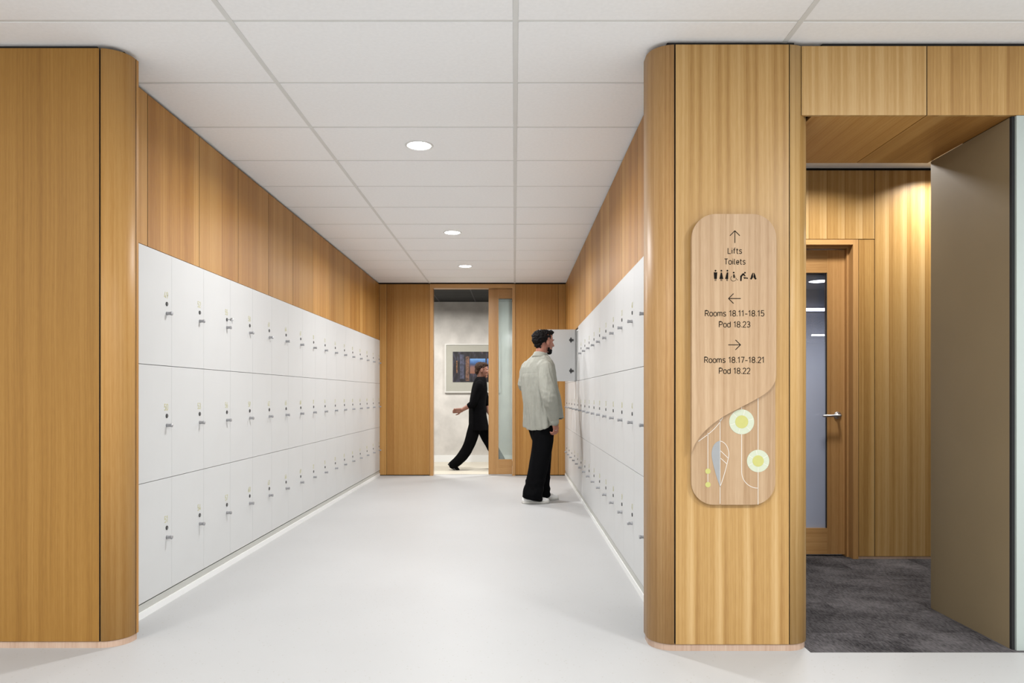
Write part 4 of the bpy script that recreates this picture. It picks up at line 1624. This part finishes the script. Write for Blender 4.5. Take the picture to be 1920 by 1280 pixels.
# collar and cuff
cn = W(1014.5, 665, Y0)
colr = []
for zz, g in ((-0.040, 1.22), (-0.022, 1.16), (0.006, 1.04), (0.014, 1.00)):
    colr.append(ring_ell(cn[0] - 0.004 + 0.25 * zz, Y0, lambda t, zz=zz: cn[2] + zz - 0.020 * math.cos(t), 0.074 * g, 0.070 * g, PHI, 32, 2.0))
inn = []
for zz, g in ((0.014, 0.95), (0.006, 0.94), (-0.022, 0.94)):
    inn.append(ring_ell(cn[0] - 0.004 + 0.25 * zz, Y0, lambda t, zz=zz: cn[2] + zz - 0.020 * math.cos(t), 0.074 * g, 0.070 * g, PHI, 32, 2.0))
V, Fs = loft(colr + inn)
MB().raw([np.array(p) - np.array(MO) for p in V], Fs).build('collar', M['shirt'], man)
cuff = tube([wrR + np.array((-0.012, 0, 0.05)), wrR + np.array((0.002, 0.0, 0.0))], [0.051, 0.049], 24)
fuse('cuff', [cuff], 0.005, M['shirt'], man, 2, MO)

# trousers
PHL = math.radians(28)
hipc = W(1016, 790, Y0)
hip = loft([ring_ell(hipc[0], Y0, z, a, b, PHL, 40, 2.2) for z, a, b in ((1.02, .150, .112), (0.95, .170, .122), (0.88, .178, .128), (0.80, .178, .128), (0.74, .172, .120), (0.68, .150, .105), (0.60, .11, .08))])
legN = limb([W(1019, 792, 7.60), W(1018, 825, 7.58), W(1012, 862, 7.55), W(1004, 900, 7.53), W(997.5, 935, 7.52)], [.112, .112, .102, .100, .108], 24, flat=((0, 1, 0), 0.92), cap=0.12)
legF = limb([W(1014, 792, 7.74), W(1017, 825, 7.76), W(1017, 862, 7.79), W(1015, 900, 7.80), W(1015.5, 930, 7.81)], [.108, .104, .094, .092, .096], 24, flat=((0, 1, 0), 0.92), cap=0.12)


def trouser_noise(p):
    q = Vector((p.x * 18, p.y * 18, p.z * 4))
    return 0.006 * mnoise.noise(q) + (0.004 * math.sin(p.z * 60 + 3 * mnoise.noise(p * 8)) if p.z < 0.25 else 0)


fuse('trousers', [hip, legN, legF], 0.008, M['black_cloth'], man, 4, MO, trouser_noise)

# shoes
hN = np.array(((979 - VPX) * 7.52 / F, 7.515, 0.0))
tN = np.array(((1030 - VPX) * 7.52 / F, 7.560, 0.0))
hF = np.array(((1004 - VPX) * 7.80 / F, 7.76, 0.0))
tF = np.array(((1047 - VPX) * 7.80 / F, 7.84, 0.0))
for h_, t_ in ((hN, tN), (hF, tF)):
    upr, sol = shoe_parts(h_, t_)
    so = MB().raw([np.array(p) - np.array(MO) for p in upr[0]], upr[1]).build('shoe', M['shoe'], man)
    MB().raw([np.array(p) - np.array(MO) for p in sol[0]], sol[1]).build('sole', M['sole'], so)

# body
HY = math.radians(30)
HP = math.radians(-7)
RH = rot_yaw_pitch(HY, HP)
HC = W(1021.5, 640, Y0 + 0.02)
HS = 1.02
body = [xform(p, RH, HC, HS) for p in head_parts()]
nb = W(1013, 672, Y0)
body.append(limb([HC + RH @ np.array((-0.035, 0, -0.02)), HC + RH @ np.array((-0.030, 0, -0.075)), nb + np.array((0, 0, .03)), nb], [.058, .056, .058, .064], 20))
body.append(loft([ring_ell(W(px, py, Y0)[0], Y0, W(px, py, Y0)[2], a, b, PHI, 32, 2.2) for py, px, a, b in
                  ((668, 1012, .07, .06), (680, 1010, .13, .08), (695, 1009, .175, .10), (730, 1011, .165, .10), (765, 1015, .135, .085), (790, 1016, .12, .085), (806, 1016, .11, .08))]))
hkR = wrR + np.array((0.020, 0.02, -0.072))
body.append(limb([shR, (shR + elR) / 2, elR, (elR + wrR) / 2, wrR + np.array((0.004, 0, -0.012))], [.052, .046, .040, .036, .027], 16))
body += hand_parts(wrR + np.array((0.004, 0, -0.014)), hkR, (0.10, 0.05, -1.0), (0.75, 0.66, 0.1), (-0.9, 0.25, 0.0), (0.35, 0.8, -0.5))
body.append(limb([shL, (shL + elL) / 2, elL, (elL + wrL) / 2, wrL + np.array((.03, .03, .02))], [.050, .045, .038, .034, .026], 16))
hkL = wrL + np.array((.055, .09, .045))
body += hand_parts(wrL + np.array((.03, .03, .02)), hkL, (0.7, 0.55, 0.35), (0.1, 0.45, 0.85), (0.6, -0.6, 0.2), (-0.1, 0.3, 0.9))
body.append(limb([W(1019, 800, 7.60), W(1012, 862, 7.55), W(1000, 930, 7.525)], [.08, .055, .04], 16))
body.append(limb([W(1014, 800, 7.74), W(1017, 862, 7.79), W(1012, 925, 7.80)], [.08, .055, .04], 16))
fuse('body', body, 0.0042, M['skin'], man, 3, MO)


# hair, beard, eyes
def tuft(amp, fr):
    def f(p):
        q = Vector((p.x * fr, p.y * fr, p.z * fr))
        return amp * (mnoise.noise(q) + 0.6 * mnoise.noise(q * 2.1) + 0.15)
    return f


hair = [ellipsoid((-0.056, 0, 0.032), (0.090, 0.085, 0.076)), ellipsoid((-0.012, 0, 0.076), (0.074, 0.072, 0.044)),
        ellipsoid((0.036, 0, 0.084), (0.036, 0.056, 0.030)), ellipsoid((0.054, -0.016, 0.104), (0.022, 0.032, 0.020)),
        ellipsoid((-0.094, 0, 0.002), (0.052, 0.060, 0.048)), ellipsoid((-0.078, 0, -0.042), (0.034, 0.050, 0.036)), ellipsoid((-0.066, 0, -0.068), (0.020, 0.044, 0.020)),
        ellipsoid((-0.006, 0, 0.050), (0.056, 0.080, 0.038)), ellipsoid((0.020, 0, 0.036), (0.012, 0.073, 0.026))]
fuse('hair', [xform(p, RH, HC, HS) for p in hair], 0.0045, M['hair'], man, 1, MO, tuft(0.010, 55))
beard = [ellipsoid((0.069, 0, -0.102), (0.026, 0.031, 0.024)), ellipsoid((0.048, 0.036, -0.088), (0.028, 0.014, 0.017)), ellipsoid((0.048, -0.036, -0.088), (0.028, 0.014, 0.017)),
         ellipsoid((0.026, 0.050, -0.072), (0.012, 0.008, 0.014)), ellipsoid((0.026, -0.050, -0.072), (0.012, 0.008, 0.014)), ellipsoid((0.086, 0, -0.047), (0.010, 0.022, 0.004))]
fuse('beard', [xform(p, RH, HC, HS) for p in beard], 0.0035, M['hair'], man, 1, MO, tuft(0.003, 120))
for s_ in (1, -1):
    V, Fs = xform(ellipsoid((0.078, s_ * 0.030, 0.002), (0.009, 0.010, 0.005), None, 14, 8), RH, HC, HS)
    MB().raw([p - np.array(MO) for p in V], Fs).build('eye', M['eye'], man)
    V, Fs = xform(limb([(0.084, s_ * 0.012, 0.026), (0.090, s_ * 0.028, 0.030), (0.078, s_ * 0.046, 0.024)], [0.004, 0.005, 0.003], 8), RH, HC, HS)
    MB().raw([p - np.array(MO) for p in V], Fs).build('eyebrow', M['hair'], man)
# ring on a finger of the near hand
rc = hkR + np.array((0.75, 0.66, 0.1)) * -0.009 + np.array((0.002, 0.0, -0.016)) - np.array(MO)
rg = MB()
nseg = 18
for i in range(nseg):
    a = 2 * PI * i / nseg
    for j in range(6):
        b_ = 2 * PI * j / 6
        rr_ = 0.0112 + 0.0016 * math.cos(b_)
        rg.v.append((rc[0] + rr_ * math.cos(a), rc[1] + rr_ * math.sin(a), rc[2] + 0.0022 * math.sin(b_)))
for i in range(nseg):
    for j in range(6):
        i2, j2 = (i + 1) % nseg, (j + 1) % 6
        rg.face((i * 6 + j, i2 * 6 + j, i2 * 6 + j2, i * 6 + j2), None, True)
rg.build('finger_ring', M['chrome'], man)

# ---- the person walking past beyond the door
Y2 = 10.95
wk = thing('person', 'person in black striding past in the corridor behind the sliding door', 'person', (-0.57, Y2, 0.0))
KO = (-0.57, Y2, 0.0)


def W2(px, py, dy=0.0):
    return W(px, py, Y2 + dy)


pz = math.radians(4)
coat_tab = [(706, 902, .060, .060), (711, 901, .115, .085), (718, 900, .165, .105), (730, 899, .185, .120), (750, 896, .175, .122), (768, 895, .175, .125), (788, 896.5, .200, .142), (806, 898, .215, .152)]
cr = []
for py, px, a, b in coat_tab:
    p = W2(px, py)
    cr.append(ring_ell(p[0], Y2, p[2], a, b, pz, 40, 2.2, lambda t, py=py: 1 + max(0, (py - 750) / 56) * 0.03 * math.sin(7 * t)))
coat = loft(cr)
saR, eaR, haR = W2(899, 722, -.17), W2(886, 757, -.21), W2(866, 768.5, -.20)
saL, eaL, haL = W2(903, 722, .17), W2(911, 752, .20), W2(915.5, 772, .17)
slR = limb([saR + np.array((0, .05, 0.01)), saR, (saR + eaR) / 2, eaR, eaR * 0.75 + haR * 0.25], [.062, .066, .062, .056, .050], 20)
slL = limb([saL + np.array((0, -.05, 0.01)), saL, (saL + eaL) / 2, eaL, eaL * 0.75 + haL * 0.25], [.062, .066, .062, .056, .050], 20)
cloth_n = lambda p: 0.005 * mnoise.noise(Vector((p.x * 14, p.y * 14, p.z * 6)))
fuse('tunic', [coat, slR, slL], 0.009, M['black_cloth'], wk, 3, KO, cloth_n)
hp = W2(897, 795)
hips = loft([ring_ell(hp[0], Y2, z, a, b, pz, 32, 2.2) for z, a, b in ((0.95, .15, .115), (0.86, .17, .125), (0.76, .17, .12), (0.70, .155, .11))])
lgR = limb([W2(891, 795, -.08), W2(881, 830, -.09), W2(868, 854, -.09), W2(850, 871, -.09)], [.098, .088, .080, .066], 20)
lgL = limb([W2(902, 795, .08), W2(918, 828, .08), W2(930, 850, .08), W2(944, 873, .08)], [.098, .088, .082, .078], 20)
fuse('trousers', [hips, lgR, lgL], 0.009, M['black_cloth'], wk, 3, KO, cloth_n)
# trailing foot up on its toes, leading foot landing on its heel
toeR = np.array((W2(850, 0, -.09)[0], Y2 - 0.09, 0.012))
heelR = W2(839.5, 870, -.09)
dirR = (toeR - heelR) / np.linalg.norm(toeR - heelR)
shoesets = [(heelR, heelR + dirR * 0.235)]
heelL = np.array((W2(941, 0, .08)[0], Y2 + 0.08, 0.004))
shoesets.append((heelL, heelL + np.array((0.255, 0.0, 0.075))))
for h_, t_ in shoesets:
    upr, sol = shoe_parts(h_, t_, wid=0.044)
    so = MB().raw([np.array(p) - np.array(KO) for p in upr[0]], upr[1]).build('shoe', M['black_cloth'], wk)
    MB().raw([np.array(p) - np.array(KO) for p in sol[0]], sol[1]).build('sole', M['black_metal'], so)
RH2 = rot_yaw_pitch(math.radians(4), math.radians(-4))
HC2 = W2(904, 693.5)
b2 = [xform(p, RH2, HC2, 0.98) for p in head_parts()]
nb2 = W2(901.5, 712)
b2.append(limb([HC2 + np.array((-0.03, 0, -0.03)), HC2 + np.array((-0.025, 0, -0.085)), nb2, nb2 + np.array((0, 0, -.05))], [.052, .05, .054, .06], 18))
b2.append(loft([ring_ell(W2(px, py)[0], Y2, W2(px, py)[2], a * 0.8, b * 0.75, pz, 28, 2.2) for py, px, a, b in coat_tab[1:]]))
b2.append(limb([saR, (saR + eaR) / 2, eaR, (eaR + haR) / 2, haR], [.042, .040, .036, .034, .026], 16))
b2 += hand_parts(haR, haR + np.array((-0.082, 0.0, -0.010)), (-1, 0, -0.15), (0.0, 0.25, -0.97), (0.2, 0.9, 0.2), (-0.5, 0.3, -0.8))
b2.append(limb([saL, (saL + eaL) / 2, eaL, (eaL + haL) / 2, haL], [.042, .040, .036, .034, .026], 16))
b2 += hand_parts(haL, haL + np.array((0.045, 0.0, -0.066)), (0.2, 0, -1), (0.0, 0.25, 0.97), (0.2, -0.9, -0.2), (0.5, 0.2, 0.8))
b2.append(limb([W2(891, 800, -.08), W2(881, 830, -.09), W2(868, 854, -.09), W2(846, 872, -.09)], [.075, .06, .05, .036], 16))
b2.append(limb([W2(902, 800, .08), W2(918, 828, .08), W2(930, 850, .08), W2(944.5, 873, .08)], [.075, .06, .05, .036], 16))
fuse('body', b2, 0.0048, M['skin_ear'], wk, 3, KO)
hair2 = [ellipsoid((-0.034, 0, 0.042), (0.082, 0.080, 0.080)), ellipsoid((0.014, 0, 0.080), (0.072, 0.068, 0.040)), ellipsoid((-0.070, 0, -0.018), (0.042, 0.060, 0.060)), ellipsoid((0.002, 0, 0.05), (0.062, 0.079, 0.044))]
fuse('hair', [xform(p, RH2, HC2, 0.98) for p in hair2], 0.005, M['hair_brown'], wk, 1, KO, tuft(0.006, 50))
for s_ in (1, -1):
    V, Fs = xform(ellipsoid((0.078, s_ * 0.030, 0.002), (0.009, 0.010, 0.005), None, 14, 8), RH2, HC2, 0.98)
    MB().raw([p - np.array(KO) for p in V], Fs).build('eye', M['eye'], wk)
